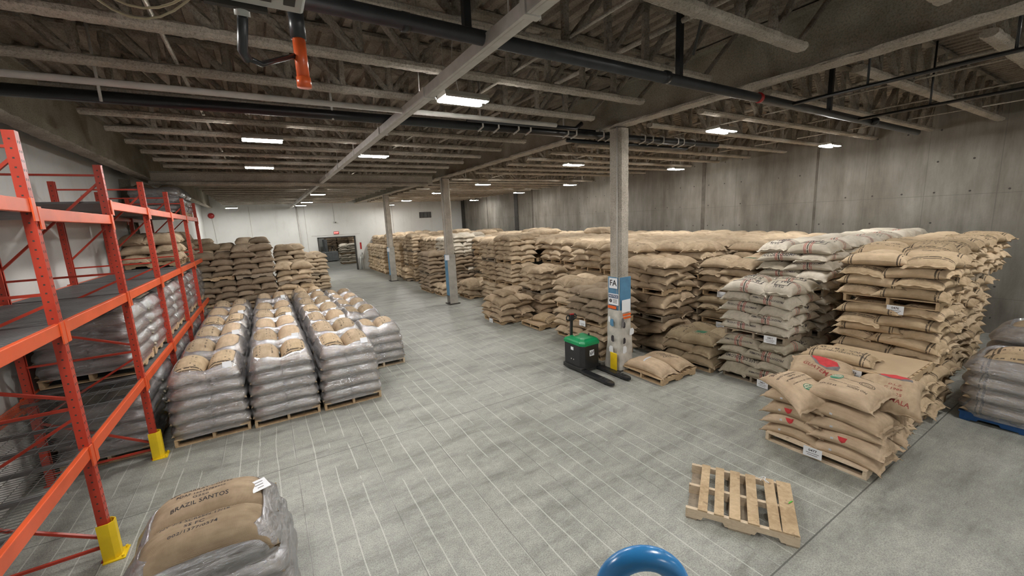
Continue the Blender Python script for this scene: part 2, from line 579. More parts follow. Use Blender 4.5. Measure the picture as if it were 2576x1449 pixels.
def text_mesh(body, size, depth=0.0, align='CENTER', shear=0, spacing=1.0, bold=0.0):
    cu = bpy.data.curves.new('lettering', 'FONT')
    cu.body = body
    cu.size = size
    cu.align_x = align
    cu.align_y = 'CENTER'
    cu.extrude = depth
    cu.offset = bold
    cu.space_character = spacing
    cu.resolution_u = 2
    o = bpy.data.objects.new('lettering', cu)
    COL.objects.link(o)
    bpy.context.view_layer.update()
    dg = bpy.context.evaluated_depsgraph_get()
    me = bpy.data.meshes.new_from_object(o.evaluated_get(dg))
    bpy.data.objects.remove(o)
    bpy.data.curves.remove(cu)
    return me


def flat_text(parent, body, size, M, mat='ink', name='lettering', spacing=1.0, bold=0.0, depth=0.0006):
    me = text_mesh(body, size, depth, spacing=spacing, bold=bold)
    me.materials.clear()
    me.materials.append(MAT[mat])
    o = link(name, me, parent)
    o.matrix_local = M
    return o

# ------------------------------------------------------------------ the building
XL, XR, YN, YF, ZD = -3.05, 14.5, -7.0, 31.8, 5.62
DX0, DX1, DH = 3.24, 5.79, 2.52
ORD = ['first', 'second', 'third', 'fourth', 'fifth', 'sixth', 'seventh', 'eighth', 'ninth', 'tenth', 'eleventh', 'twelfth',
       'thirteenth', 'fourteenth', 'fifteenth', 'sixteenth', 'seventeenth', 'eighteenth', 'nineteenth', 'twentieth',
       'twenty-first', 'twenty-second', 'twenty-third', 'twenty-fourth', 'twenty-fifth', 'twenty-sixth', 'twenty-seventh',
       'twenty-eighth', 'twenty-ninth', 'thirtieth', 'thirty-first', 'thirty-second']


def structure(name, mb, mat, **k):
    return tag(mb.build(name, mat, **k), kind='structure')


structure('floor', MB().box((5.5, 22, -0.1), (19, 58.5, 0.2)), 'floor')
structure('wall_left', MB().box((XL - 0.1, 12.4, 2.8), (0.2, 38.8, 5.8)), 'white_wall')
structure('wall_right', MB().box((XR + 0.1, 12.4, 2.8), (0.2, 38.8, 5.8)), 'concrete')
structure('wall_near', MB().box((5.7, YN - 0.1, 2.8), (17.9, 0.2, 5.8)), 'white_wall')
b = MB()
b.box(((XL + DX0) / 2, YF + 0.1, 2.8), (DX0 - XL, 0.2, 5.8))
b.box(((XR + DX1) / 2, YF + 0.1, 2.8), (XR - DX1, 0.2, 5.8))
b.box(((DX0 + DX1) / 2, YF + 0.1, (DH + 5.7) / 2), (DX1 - DX0, 0.2, 5.7 - DH))
structure('wall_far', b, 'white_wall')
# neighbouring store room seen through the doorway
structure('wall_back', MB().box((5.7, 50.1, 2.8), (17.9, 0.2, 5.8)), 'white_wall')
structure('wall_side', MB().box((XL - 0.1, 41, 2.8), (0.2, 18.2, 5.8)), 'white_wall')
structure('wall_opposite', MB().box((XR + 0.1, 41, 2.8), (0.2, 18.2, 5.8)), 'white_wall')
b = MB()
for xx in (DX0 + 0.03, DX1 - 0.03):
    b.box((xx, YF + 0.08, DH / 2), (0.07, 0.32, DH))
b.box(((DX0 + DX1) / 2, YF + 0.08, DH - 0.03), (DX1 - DX0, 0.32, 0.08))
structure('trim_1', b, 'dark')
# white guard box and block lintel beside the doorway
structure('trim_2', MB().box(((DX0 + DX1) / 2, YF - 0.012, DH + 0.13), (DX1 - DX0 + 0.7, 0.024, 0.02)), 'column_grey')
for i, xx in enumerate((2.62, 8.68, -0.6)):
    structure('trim_%d' % (3 + i), MB().box((xx, YF - 0.008, 2.4), (0.025, 0.016, 4.8)), 'column_grey')
# dark recessed columns in the concrete wall
for i, (yy, ww, dd) in enumerate(((23.1, 0.42, 0.05), (31.4, 0.5, 0.08), (9.66, 0.15, 0.012), (5.95, 0.06, 0.014), (21.2, 0.13, 0.02), (27.2, 0.14, 0.02))):
    structure('trim_%d' % (6 + i), MB().box((XR - dd / 2, yy, 2.75), (dd, ww, 5.5)), 'dark' if i in (0, 1) else 'concrete_dark' if 'concrete_dark' in MAT else 'dark')

# corrugated roof deck, ribs along the building
b = MB()
prof = []
xx = XL
while xx < XR:
    prof += [(xx, ZD), (xx + 0.085, ZD), (xx + 0.105, ZD + 0.05), (xx + 0.18, ZD + 0.05)]
    xx += 0.2
n = len(prof)
b.add([(p[0], YN, p[1]) for p in prof] + [(p[0], YF + 18, p[1]) for p in prof], [(i, i + 1, n + i + 1, n + i) for i in range(n - 1)])
b.add([(XL - 0.2, YN - 0.2, ZD + 0.2), (XR + 0.2, YN - 0.2, ZD + 0.2), (XR + 0.2, 50.2, ZD + 0.2), (XL - 0.2, 50.2, ZD + 0.2)], [(0, 1, 2, 3)])
structure('ceiling', b, 'deck')


def rough_bar(a, b_, w_, h_, seg=0.12, jit=0.012, seed=0, rnd=0.35):
    """a sprayed, lumpy bar between two points (octagonal section)"""
    r = random.Random(seed)
    a, b_ = Vector(a), Vector(b_)
    d = b_ - a
    L = d.length
    d.normalize()
    up = Vector((0, 0, 1)) if abs(d.z) < 0.9 else Vector((0, 1, 0))
    sx = d.cross(up).normalized()
    sz = sx.cross(d)
    n_ = max(2, int(L / seg))
    oct_ = [(1, .45), (.5, 1), (-.5, 1), (-1, .45), (-1, -.45), (-.5, -1), (.5, -1), (1, -.45)]
    vs_, fs = [], []
    for i in range(n_ + 1):
        c = a + d * (L * i / n_)
        for (ox, oz) in oct_:
            k_ = 1 + r.uniform(-rnd, rnd) * 0.35
            vs_.append(c + sx * (ox * w_ / 2 * k_ + r.uniform(-jit, jit)) + sz * (oz * h_ / 2 * k_ + r.uniform(-jit, jit)))
    for i in range(n_):
        for k_ in range(8):
            p, q = i * 8 + k_, i * 8 + (k_ + 1) % 8
            fs.append((p, q, q + 8, p + 8))
    fs += [tuple(reversed(range(8))), tuple(range(n_ * 8, n_ * 8 + 8))]
    return vs_, fs


# main girder on the column line
def i_beam(name, label, x, y0, y1, zb, zt, fw, mat_='girder_paint', foam=True):
    t = empty(name, (x, (y0 + y1) / 2, zb), label=label, cat='girder')
    hy = (y1 - y0) / 2
    m = MB()
    m.box((0, 0, (zt - zb) / 2), (0.035, 2 * hy, zt - zb - 0.1))
    m.build('web', mat_, t)
    m = MB()
    m.add(*rough_bar((0, -hy, 0.045), (0, hy, 0.045), fw, 0.075, 0.14, 0.006, 5))
    m.build('bottom_flange', 'foam_pale', t)
    MB().box((0, 0, zt - zb - 0.03), (fw, 2 * hy, 0.05)).build('top_flange', mat_, t)
    return t


i_beam('roof_girder', 'long sprayed steel girder running over the row of three columns', 6.12, YN, YF, 4.83, ZD - 0.02, 0.27)
i_beam('roof_girder', 'sprayed steel girder running along the white left wall above the rack', -2.62, YN, YF, 4.72, ZD - 0.02, 0.24)
t = empty('roof_girder', (1.7, 14.72, 4.58), label='deep cross girder spanning from the left wall to the second column', cat='girder')
MB().box((-0.1, 0, 0.17), (8.0, 0.06, 0.32)).build('web', 'foam_pale', t)
MB().box((-0.1, 0, 0.32), (8.0, 0.2, 0.03)).build('top_flange', 'girder_paint', t)
m = MB()
m.add(*rough_bar((-4.15, 0, 0.02), (3.7, 0, 0.02), 0.26, 0.12, 0.14, 0.006, 9))
m.build('bottom_flange', 'foam_pale', t)

# open web joists
def joist_meshes(xa, xb, ca, cb, seed):
    """bearing ends xa..xb at the deck, bottom chord ca..cb"""
    zt, zb = ZD - 0.04, 4.90
    top = MB()
    top.add(*rough_bar((xa, 0, zt), (xb, 0, zt), 0.13, 0.08, 0.2, 0.006, seed))
    bot = MB()
    bot.add(*rough_bar((ca, 0, zb), (cb, 0, zb), 0.145, 0.085, 0.05, 0.0035, seed + 1, 0.16))
    web = MB()
    n_ = int(round((cb - ca) / 0.62))
    st = (cb - ca) / n_
    mid = (ca + cb) / 2
    for i in range(n_ + 1):
        x_ = ca + i * st
        if i not in (0, n_):
            web.add(*rough_bar((x_, 0, zb), (x_, 0, zt), 0.075, 0.08, 0.06, 0.006, seed + i))
        if i < n_:
            p, q = (x_, x_ + st) if x_ + st / 2 > mid else (x_ + st, x_)
            web.add(*rough_bar((p, 0.0, zb), (q, 0.0, zt), 0.085, 0.07, 0.06, 0.007, seed + 40 + i))
    web.add(*rough_bar((ca + 0.1, 0, zb), (xa + 0.12, 0, zt), 0.06, 0.05, 0.15, 0.004, seed))
    web.add(*rough_bar((cb - 0.1, 0, zb), (xb - 0.12, 0, zt), 0.06, 0.05, 0.15, 0.004, seed))
    return top.mesh('top_chord', 'foam'), bot.mesh('bottom_chord', 'foam_pale'), web.mesh('web_bracing', 'foam')


JL = [joist_meshes(-2.5, 6.02, -1.9, 5.25, 11), joist_meshes(-2.5, 6.02, -1.9, 5.25, 311)]
JR = [joist_meshes(6.22, 14.45, 6.75, 14.3, 71), joist_meshes(6.22, 14.45, 6.75, 14.3, 371)]
jys = [round(-0.9 + 1.1 * k, 2) for k in range(30) if abs(-0.9 + 1.1 * k - 14.72) > 0.45]
for side, JJ, word in (('left', JL, 'left of the column line'), ('right', JR, 'right of the column line')):
    for k, yy in enumerate(jys):
        if k < 3:
            pos = {0: 'directly overhead, behind the viewer', 1: 'nearest in view', 2: 'second nearest'}[k]
        else:
            pos = ORD[k - 1] + ' from the viewer'
        t = empty('roof_joist', (0, yy, 0), label='roof joist ' + word + ', ' + pos, cat='roof joist', group='open web joists under the roof deck')
        for me, nm in zip(JJ[k % 2], ('top_chord', 'bottom_chord', 'web_bracing')):
            link(nm, me, t)
# bridging rods under the joists
for i, (x_, z_, r_) in enumerate(((-0.55, 4.99, 0.02), (2.9, 4.99, 0.016), (4.3, 5.3, 0.03), (8.6, 4.98, 0.014), (10.5, 4.98, 0.014), (12.5, 4.98, 0.014), (9.6, 5.35, 0.03))):
    w_ = ('nearest the rack wall', 'beside the cable channel', 'high up left of the main girder', 'right of the main girder', 'midway to the concrete wall', 'nearest the concrete wall', 'high up beyond the main girder')[i]
    tag(MB().tube([(x_, YN + 0.5, z_), (x_, YF, z_)], r_, 8).build('bridging_rod', 'foam_pale', smooth=True), 'thin bridging rod crossing the roof joists, ' + w_, 'rod')

# columns
def column(y, label, wrapped):
    t = empty('building_column', (6.11, y, 0), label=label, cat='column')
    h = 4.83
    lo = 1.95
    up = MB()
    v_, f_ = rough_bar((0, 0, lo), (0, 0, h - 0.02), 0.31, 0.31, 0.06, 0.004, int(y * 10), 0.1)
    # squarer section
    up.add([(max(-.155, min(.155, a * 1.18)), max(-.155, min(.155, b_ * 1.18)), c) for a, b_, c in v_], f_)
    up.build('sprayed_coating', 'foam_pale', t)
    MB().tube([(-0.16, -0.1, 0.05), (-0.16, -0.1, h)], 0.012, 6).build('conduit', 'pipe_white', t, smooth=True)
    m = MB()
    for sy in (-1, 1):
        m.box((0, sy * 0.15, lo / 2), (0.33, 0.02, lo))
    m.box((0, 0, lo / 2), (0.03, 0.3, lo))
    m.build('steel_flanges', 'column_grey', t)
    m = MB()
    m.box((-0.16, 0, (0.35 + lo) / 2 if not wrapped else (1.2 + lo) / 2), (0.02, 0.27, lo - (0.35 if not wrapped else 1.2)))
    m.box((0, -0.166, lo - 0.35) if wrapped else (-0.17, -0.05, 1.1), (0.30, 0.012, 0.7) if wrapped else (0.01, 0.2, 1.5))
    m.build('blue_casing', 'blue_col', t)
    m = MB()
    m.box((0, 0, 0.015), (0.45, 0.45, 0.03))
    m.build('base_plate', 'dark', t)
    return t


c1 = column(5.89, 'sprayed steel column with blue casing, posters and dirty wrapping at its foot', True)
m = MB()
r = random.Random(4)
vs_, fs = [], []
N = 28
for i in range(22):
    z_ = 0.03 + i * (1.28 - 0.03) / 21
    fl = 0.185 + 0.055 * (1 - z_ / 1.28) ** 1.5
    for k in range(N):
        a = 2 * pi * k / N
        sq = 1 / max(abs(cos(a)), abs(sin(a))) ** 0.75
        R_ = fl * sq * (1 + 0.04 * sin(3 * a + z_ * 7) + r.uniform(-0.02, 0.02))
        vs_.append((R_ * cos(a), R_ * sin(a), z_))
for i in range(21):
    for k in range(N):
        p, q = i * N + k, i * N + (k + 1) % N
        fs.append((p, q, q + N, p + N))
m.add(vs_, fs)
m.build('padding_wrap', 'wrapcloth', c1, smooth=True)
# patches of torn paper and dark smears on the wrap
for (dx, dy, z0, ww, hh, mt) in ((-0.10, -0.235, 0.98, 0.06, 0.13, 'ink'), (-0.15, -0.24, 1.04, 0.08, 0.2, 'print_grey'), (-0.12, -0.255, 0.66, 0.07, 0.13, 'ink'),
                                 (0.09, -0.255, 0.82, 0.13, 0.15, 'paper'), (-0.13, -0.275, 0.48, 0.11, 0.16, 'paper'), (-0.02, -0.27, 0.12, 0.12, 0.17, 'paper')):
    p = MB()
    q = [(-.5, -.4), (-.1, -.5), (.45, -.35), (.5, .2), (.2, .5), (-.35, .45)]
    p.prism([(dx + a * ww, z0 + b_ * hh) for a, b_ in q], dy - 0.004, dy, 'y')
    p.build('torn_patch', mt, c1)
for z_, hh, xo, ww in ((1.335, 0.06, -0.10, 0.17), (1.185, 0.04, 0.10, 0.17), (1.12, 0.04, 0.10, 0.17)):
    (MB().box((-0.205, 0, z_), (0.012, 0.22, hh)) if z_ > 1.3 else MB().box((0.0, -0.212, z_), (0.22, 0.012, hh))).build('orange_tape', 'sign_orange', c1)
MB().box((-0.305, -0.14, 0.215), (0.016, 0.17, 0.4)).build('corner_guard', 'yellow', c1)
for (dy, z0, hh, ww, mt) in ((-0.03, 1.02, 0.16, 0.10, 'blue_col'), (0.04, 1.08, 0.12, 0.05, 'paper'), (-0.08, 0.70, 0.14, 0.08, 'ink'), (-0.04, 0.46, 0.15, 0.12, 'paper')):
    p = MB()
    p.prism([(dy + a_ * ww, z0 + b_ * hh) for a_, b_ in ((-.5, -.4), (-.1, -.5), (.45, -.35), (.5, .2), (.2, .5), (-.35, .45))], -0.245 - 0.03 * (z0 < 0.8), -0.238 - 0.03 * (z0 < 0.8), 'x')
    p.build('torn_patch', mt, c1)


def poster(name, label, cat, c, w_, h_, lines, bg='paper', yaw=0.0, head=None):
    """upright sheet facing the viewer side (-Y), lines = (text, size, dz, mat)"""
    t = empty(name, c, yaw, label, cat)
    MB().box((0, 0, 0), (w_, 0.006, h_)).build('sheet', bg, t)
    if head:
        MB().box((0, -0.0045, head[0]), (w_ * 0.94, 0.003, head[1])).build('header_band', head[2], t)
    for (tx, sz, dx, dz, mt) in lines:
        flat_text(t, tx, sz, Matrix.Translation((dx, -0.0075, dz)) @ Matrix.Rotation(pi / 2, 4, 'X'), mt, bold=sz * 0.01)
    return t


poster('column_sign', 'white square sign lettered FA taped high on the nearest column', 'sign', (5.922, 5.87, 1.83), 0.22, 0.21,
       [('FA', 0.17, 0, 0, 'ink')], yaw=-pi / 2)
s = poster('notice_sign', 'notice sign with dark heading and round symbol on the nearest column', 'sign', (5.918, 5.86, 1.50), 0.27, 0.23,
           [('NOTICE', 0.062, 0, 0.062, 'paper')], yaw=-pi / 2, head=(0.062, 0.07, 'navy'))
m = MB()
m.tube([(-0.075, -0.006, -0.035), (-0.075, -0.004, -0.035)], 0.038, 20)
m.build('round_symbol', 'ink', s)
flat_text(s, '?', 0.06, Matrix.Translation((-0.075, -0.0085, -0.035)) @ Matrix.Rotation(pi / 2, 4, 'X'), 'paper')
for dz in (0.0, -0.03, -0.06):
    MB().box((0.045, -0.005, dz - 0.005), (0.11, 0.002, 0.012)).build('text_line', 'print_grey', s)
poster('paper_sheet', 'creased white notice sheet on the right face of the nearest column', 'paper sheet', (6.11 + 0.0, 5.70, 1.36), 0.25, 0.26,
       [], yaw=0.05)
column(14.78, 'second column from the viewer, grey with a blue edge strip', False)
column(23.4, 'third column from the viewer, standing nearest the doorway', False)
poster('paper_notice', 'small white notice on the second column', 'sign', (5.92, 14.58, 1.85), 0.16, 0.2, [], yaw=-0.5)
poster('paper_notice', 'tiny white notice on the column nearest the doorway', 'sign', (5.92, 23.2, 1.8), 0.15, 0.2, [], yaw=-0.5)
t = empty('building_column', (-2.955, 14.78, 0), label='plain steel column against the left wall at the end of the rack', cat='column')
m = MB()
for sy in (-1, 1):
    m.box((0, sy * 0.13, 2.35), (0.17, 0.02, 4.7))
m.box((0, 0, 2.35), (0.02, 0.26, 4.7))
m.build('shaft', 'girder_paint', t)

# ------------------------------------------------------------------ pipes and services
def pipe(name, label, pts, r_, mat_, cat='pipe', parent=None):
    return tag(MB().tube(pts, r_, 14).build(name, mat_, parent, smooth=True), label, cat)


t = empty('sprinkler_main', (0, 0, 0), label='thick black pipe under the roof running from the heater to the concrete wall', cat='pipe')
MB().tube([(0.42, 3.18, 4.68), (12.6, 3.3, 4.68)], 0.058, 16).build('pipe_run', 'pipe_grey', t, smooth=True)
for x_ in (1.1, 4.05, 9.9):
    MB().tube([(x_ - 0.03, 3.2, 4.68), (x_ + 0.03, 3.2, 4.68)], 0.068, 14).build('coupling', 'black', t, smooth=True)
for x_ in (1.62, 4.3, 8.1):
    MB().box((x_, 3.22, 5.1), (0.06, 0.06, 0.8)).build('hanger', 'black', t)
MB().tube([(5.98, 3.22, 4.68), (6.04, 3.23, 4.68)], 0.066, 14).build('red_clamp', 'alarm', t, smooth=True)
for i, (x_, y1, wd) in enumerate(((6.78, 3.15, 'nearest the girder'), (9.2, 3.2, 'farther right'))):
    t = empty('sprinkler_branch', (x_, 0, 0), label='slim black branch pipe off the thick pipe, ' + wd, cat='pipe')
    MB().tube([(0, -6.5, 4.66), (0, y1, 4.66)], 0.026, 10).build('pipe_run', 'black', t, smooth=True)
    for yy in (1.1, 2.3):
        MB().tube([(0, yy, 4.66), (0, yy, 5.6)], 0.014, 8).build('hanger', 'black', t, smooth=True)
t = empty('heating_pipe', (0, 0, 0), label='long black pipe crossing above the rack towards the nearest column', cat='pipe')
MB().tube([(-3.0, 6.60, 4.77), (9.8, 6.22, 4.77)], 0.068, 16).build('pipe_run', 'black', t, smooth=True)
for x_ in (-1.35, 1.05, 3.4, 5.2):
    MB().tube([(x_, 6.45, 4.7), (x_, 6.45, 5.5)], 0.016, 6).build('hanger', 'galv', t, smooth=True)
t = empty('valve_manifold', (0, 0, 0), label='cluster of black pipes with pale ties around the nearest column head', cat='pipes')
for i, (x0, x1, yy, zz) in enumerate(((3.0, 5.4, 6.14, 4.80), (3.6, 6.9, 6.46, 4.86), (5.4, 9.3, 6.60, 4.70))):
    MB().tube([(x0, yy, zz), (x1 - 0.2, yy - 0.03, zz), (x1, yy + 0.02, zz + 0.12)], 0.04, 10).build('pipe_run', 'black', t, smooth=True)
for x_ in (3.3, 3.6, 4.0, 4.25, 5.1, 5.3, 6.0, 6.2, 6.45, 7.2, 7.45, 7.8, 8.3, 8.5, 8.9):
    MB().tube([(x_, 6.36, 4.68), (x_ + 0.012, 6.20, 4.72), (x_ + 0.006, 6.19, 4.82), (x_, 6.30, 4.88)], 0.016, 6).build('cable_tie', 'pipe_white', t, smooth=True)
pipe('white_conduit', 'white pipe running beside the long black pipe above the rack', [(-3.0, 5.55, 4.66), (4.25, 5.46, 4.66)], 0.033, 'pipe_white')
m = MB().tube([(4.05, 5.55, 4.78), (4.3, 5.6, 4.78)], 0.01, 6)
# cable channel along the aisle
t = empty('cable_channel', (1.80, 0, 4.6), label='long galvanised channel hung under the joists along the aisle', cat='cable channel')
m = MB()
m.prism([(-0.055, 0), (0.055, 0), (0.055, 0.10), (0.045, 0.10), (0.045, 0.01), (-0.045, 0.01), (-0.045, 0.10), (-0.055, 0.10)], -6.5, 31.6, 'y')
m.build('channel', 'galv', t)
MB().box((-0.022, 12.5, 0.004), (0.010, 38, 0.012)).build('slot_strip', 'pipe_white', t)
for k in range(17):
    yy = 0.5 + 2.07 * k - 0.0
    c = MB().box((0, yy, 0.045), (0.14, 0.06, 0.11)).build('bracket', 'galv', t)
    MB().tube([(0.06, yy, 0.03), (0.085, yy, -0.01)], 0.012, 6).build('bolt', 'pipe_white', c)
    MB().tube([(0.0, yy + 0.3, 0.05), (0.02, yy + 0.3, 0.95)], 0.006, 5).build('hanger', 'galv', t)

# light fixtures
fm = {}
m = MB()
m.prism([(-0.15, -0.005), (0.15, -0.005), (0.12, 0.05), (-0.12, 0.05)], -0.29, 0.29, 'x')
for sy in (-1, 1):
    m.box((0, sy * 0.142, -0.013), (0.58, 0.012, 0.03))  # side lips, added to hold back sideways light from the tubes
fm['housing'] = m.mesh('housing', 'column_grey')
for sy in (-1, 1):
    m = MB()
    m.box((0, sy * 0.088, -0.02), (0.56, 0.075, 0.03))
    fm['tube%d' % sy] = m.mesh('lit_tube', 'tube')
m = MB()
m.tube([(-0.05, 0, 0.05), (-0.08, 0, 0.2), (-0.13, 0, 0.35), (-0.10, 0.02, 0.6), (-0.05, 0, 0.93)], 0.006, 6)
fm['cord'] = m.mesh('hanging_cord', 'pipe_white')
m = MB()
for sx in (-1, 1):
    m.tube([(sx * 0.24, 0, 0.04), (sx * 0.24, 0, 0.955)], 0.003, 4)
fm['wire'] = m.mesh('suspension_wire', 'galv')
lamp_words = {
    (2.31, 4.80): 'lit twin strip fixture nearest the viewer, beside the galvanised channel',
    (2.23, 9.18): 'lit strip fixture second along the galvanised channel from the viewer',
    (2.28, 15.15): 'lit strip fixture third along the galvanised channel, just past the cross girder',
    (2.30, 20.09): 'lit strip fixture fourth along the galvanised channel',
    (2.35, 26.0): 'lit strip fixture fifth along the galvanised channel',
    (2.29, 29.35): 'lit strip fixture at the far end of the galvanised channel',
    (0.19, 8.03): 'lit strip fixture nearest of the two above the shrink wrapped loads',
    (0.13, 11.45): 'lit strip fixture farther of the two above the shrink wrapped loads',
    (-1.37, 29.0): 'small lit strip fixture in the far left corner by the alarm bell',
    (7.65, 4.76): 'lit twin strip fixture right of the nearest column, hanging from a white cord',
    (7.90, 9.37): 'lit strip fixture seen just left of the nearest column',
    (8.01, 15.27): 'lit strip fixture midway between the first and second columns',
    (7.84, 19.84): 'lit strip fixture half hidden by the second column',
    (8.07, 25.97): 'lit strip fixture between the second and third columns',
    (7.9, 29.4): 'lit strip fixture at the far wall right beside the third column',
    (12.51, 4.89): 'lit strip fixture nearest of the row by the concrete wall',
    (12.59, 9.46): 'lit strip fixture second nearest of the row by the concrete wall',
    (12.59, 15.23): 'lit strip fixture third of the row by the concrete wall',
    (12.74, 19.93): 'lit strip fixture fourth of the row by the concrete wall',
    (13.26, 26.78): 'lit strip fixture farthest of the row by the concrete wall',
}
back = ['in the row over the aisle, just behind the viewer', 'right of the girder, just behind the viewer', 'by the concrete wall, just behind the viewer',
        'over the aisle, far behind the viewer', 'right of the girder, far behind the viewer', 'over the near end of the rack']  # positions of the unseen fixtures added for their light
nb = 0
for (x_, yy) in LAMPS:
    lb = lamp_words.get((x_, yy))
    if lb is None:
        lb = 'added unseen strip fixture ' + back[nb]
        nb += 1
    t = empty('strip_light_fixture', (x_, yy, LAMP_Z - (0.085 if (x_, yy) in ((-1.37, 29.0), (7.9, 29.4)) else 0)), label=lb, cat='ceiling light', group='strip lights hung from the roof')
    link('housing', fm['housing'], t)
    link('lit_tube', fm['tube-1'], t)
    link('lit_tube', fm['tube1'], t)
    link('hanging_cord', fm['cord'], t)
    link('suspension_wire', fm['wire'], t, scale=(1, 1, 1.0 if t.location.z > 4.65 else 1.09))
# fixtures of the next room
for i, (x_, yy) in enumerate(((5.0, 37.0), (8.5, 40.0), (3.5, 44.0))):
    t = empty('strip_light_fixture', (x_, yy, LAMP_Z), label='lit strip fixture of the room beyond the doorway, ' + ORD[i] + ' from it', cat='ceiling light', group='strip lights hung from the roof')
    link('housing', fm['housing'], t)
    link('lit_tube', fm['tube-1'], t)
    link('lit_tube', fm['tube1'], t)
    link('suspension_wire', fm['wire'], t, scale=(1, 1, 1.0 if t.location.z > 4.65 else 1.09))

# ------------------------------------------------------------------ pallet rack
t_rack = (-1.72, -2.80)
PY = [3.12, 5.27, 7.42, 9.57, 11.72, 13.87, 16.02]
post_me = None


def post_mesh(front):
    m = MB()
    H_ = 4.13
    sgn = 1 if front else -1
    # open channel: face plate toward the aisle and two side plates, slots cut as dark teardrops on the faces
    m.box((sgn * 0.036, 0, H_ / 2), (0.006, 0.075, H_))
    for sy in (-1, 1):
        m.box((0, sy * 0.036, H_ / 2), (0.075, 0.005, H_))
        m.box((-sgn * 0.035, sy * 0.026, H_ / 2), (0.005, 0.02, H_))
    m.box((0, 0, 0.006), (0.13, 0.12, 0.012))
    me = m.mesh('upright', 'red')
    return me


def slot_mesh(front):
    m = MB()
    sgn = 1 if front else -1
    z_ = 0.45
    while z_ < 4.08:
        for sy in (-0.017, 0.017):
            m.box((sgn * 0.0385, sy, z_), (0.002, 0.011, 0.022))
        for sy in (-1, 1):
            m.box((0.0, sy * 0.0385, z_ + 0.02), (0.014, 0.002, 0.014))
        z_ += 0.052 * 1.5
    return m.mesh('slot_row', 'dark')


PM = {True: post_mesh(True), False: post_mesh(False)}
SM = {True: slot_mesh(True), False: slot_mesh(False)}
GM = MB()
ou = [(-.045, -.068), (.045, -.068), (.085, -.03), (.085, .03), (.045, .068), (-.045, .068)]
inn = [(-.045, -.060), (.042, -.060), (.077, -.027), (.077, .027), (.042, .060), (-.045, .060)]
GM.prism(ou + inn[::-1], 0.01, 0.40)
GM.box((0.04, 0, 0.006), (0.17, 0.20, 0.012))
for sy_ in (-1, 1):
    GM.tube([(0.105, sy_ * 0.075, 0.01), (0.105, sy_ * 0.075, 0.035)], 0.012, 8)
GUARD = GM.mesh('post_guard', 'yellow')
rack = empty('pallet_rack', (-2.26, 3.1, 0), label='tall orange and red steel pallet rack along the white left wall', cat='rack')
RO = Vector((-2.26, 3.1, 0))


def rk(x, y, z):
    return Vector((x, y, z)) - RO


for j, yy in enumerate(PY):
    for fr, xx in ((True, t_rack[0]), (False, t_rack[1])):
        p = link('upright', PM[fr], rack, rk(xx, yy, 0))
        link('slot_row', SM[fr], p)
        if fr:
            tag(link('post_guard', GUARD, p), label='yellow floor guard')
    # frame bracing between front and back upright
    zs = [0.16, 0.30, 0.95, 1.62, 1.78, 2.55, 2.68, 3.40, 3.55, 4.0]
    xa, xb = t_rack[0] - 0.03, t_rack[1] + 0.03
    for z_ in (0.14, 1.62, 2.72, 4.0):
        MB().bar(rk(xa, yy, z_), rk(xb, yy, z_), 0.03, 0.025).build('horizontal_brace', 'red', rack)
    for (za, zb) in ((0.24, 0.86), (1.52, 0.92), (1.72, 2.12), (2.62, 2.16), (3.9, 2.86)):
        MB().bar(rk(xa, yy, za), rk(xb, yy, zb), 0.03, 0.025).build('diagonal_brace', 'red', rack)


def beam(y0, y1, x, ztop, h_=0.115, mt='orange'):
    g = MB()
    g.box(rk(x, (y0 + y1) / 2, ztop - h_ / 2), (0.045, y1 - y0 - 0.07, h_))
    sx = 0.018 if x > -2.2 else -0.018
    g.box(rk(x - sx, (y0 + y1) / 2, ztop - h_ * 0.75), (0.045, y1 - y0 - 0.07, h_ / 2))
    o = g.build('shelf_beam', mt, rack, bevel=0.006)
    for yy in (y0 + 0.045, y1 - 0.045):
        MB().box(rk(x + (0.03 if x > -2.2 else -0.03), yy, ztop - 0.09), (0.012, 0.07, 0.2)).build('beam_end_plate', mt, o)


levels = {0: (1.23, 2.45, 3.56), 1: (1.23, 2.45, 3.49), 2: (1.23, 2.45, 3.68), 3: (1.23, 2.45, 3.68), 4: (1.23, 2.45, 3.68), 5: (1.23, 2.45, 3.68)}
for k in range(6):
    y0, y1 = PY[k], PY[k + 1]
    for li, zt_ in enumerate(levels[k]):
        beam(y0, y1, -1.70, zt_)
        beam(y0, y1, -2.83, zt_)
        if li == 0 and k <= 1:
            # open wire decking
            wd = MB()
            nx = 9
            for i in range(nx + 1):
                x_ = -2.80 + 1.08 * i / nx
                wd.tube([rk(x_, y0 + 0.05, zt_ + 0.005), rk(x_, y1 - 0.05, zt_ + 0.005)], 0.0028, 4, False)
            for i in range(46):
                y_ = y0 + 0.06 + (y1 - y0 - 0.12) * i / 45
                wd.tube([rk(-2.80, y_, zt_ - 0.002), rk(-1.727, y_, zt_ - 0.002)], 0.0028, 4, False)
            o = wd.build('wire_deck', 'mesh', rack)
            for i in range(4):
                y_ = y0 + 0.25 + i * 0.55
                MB().box(rk(-2.26, y_, zt_ - 0.03), (1.08, 0.045, 0.03)).build('deck_channel', 'deck_grey', o)
        elif li > 0 or k >= 2:
            d = MB()
            nr = 26
            for i in range(nr):
                y_ = y0 + 0.05 + (y1 - y0 - 0.1) * (i + 0.5) / nr
                d.box(rk(-2.26, y_, zt_ - 0.012), (1.08, (y1 - y0 - 0.1) / nr * 0.82, 0.016))
            d.box(rk(-2.26, (y0 + y1) / 2, zt_ - 0.026), (1.06, y1 - y0 - 0.12, 0.008))
            d.build('deck_panel', 'deck_grey', rack)

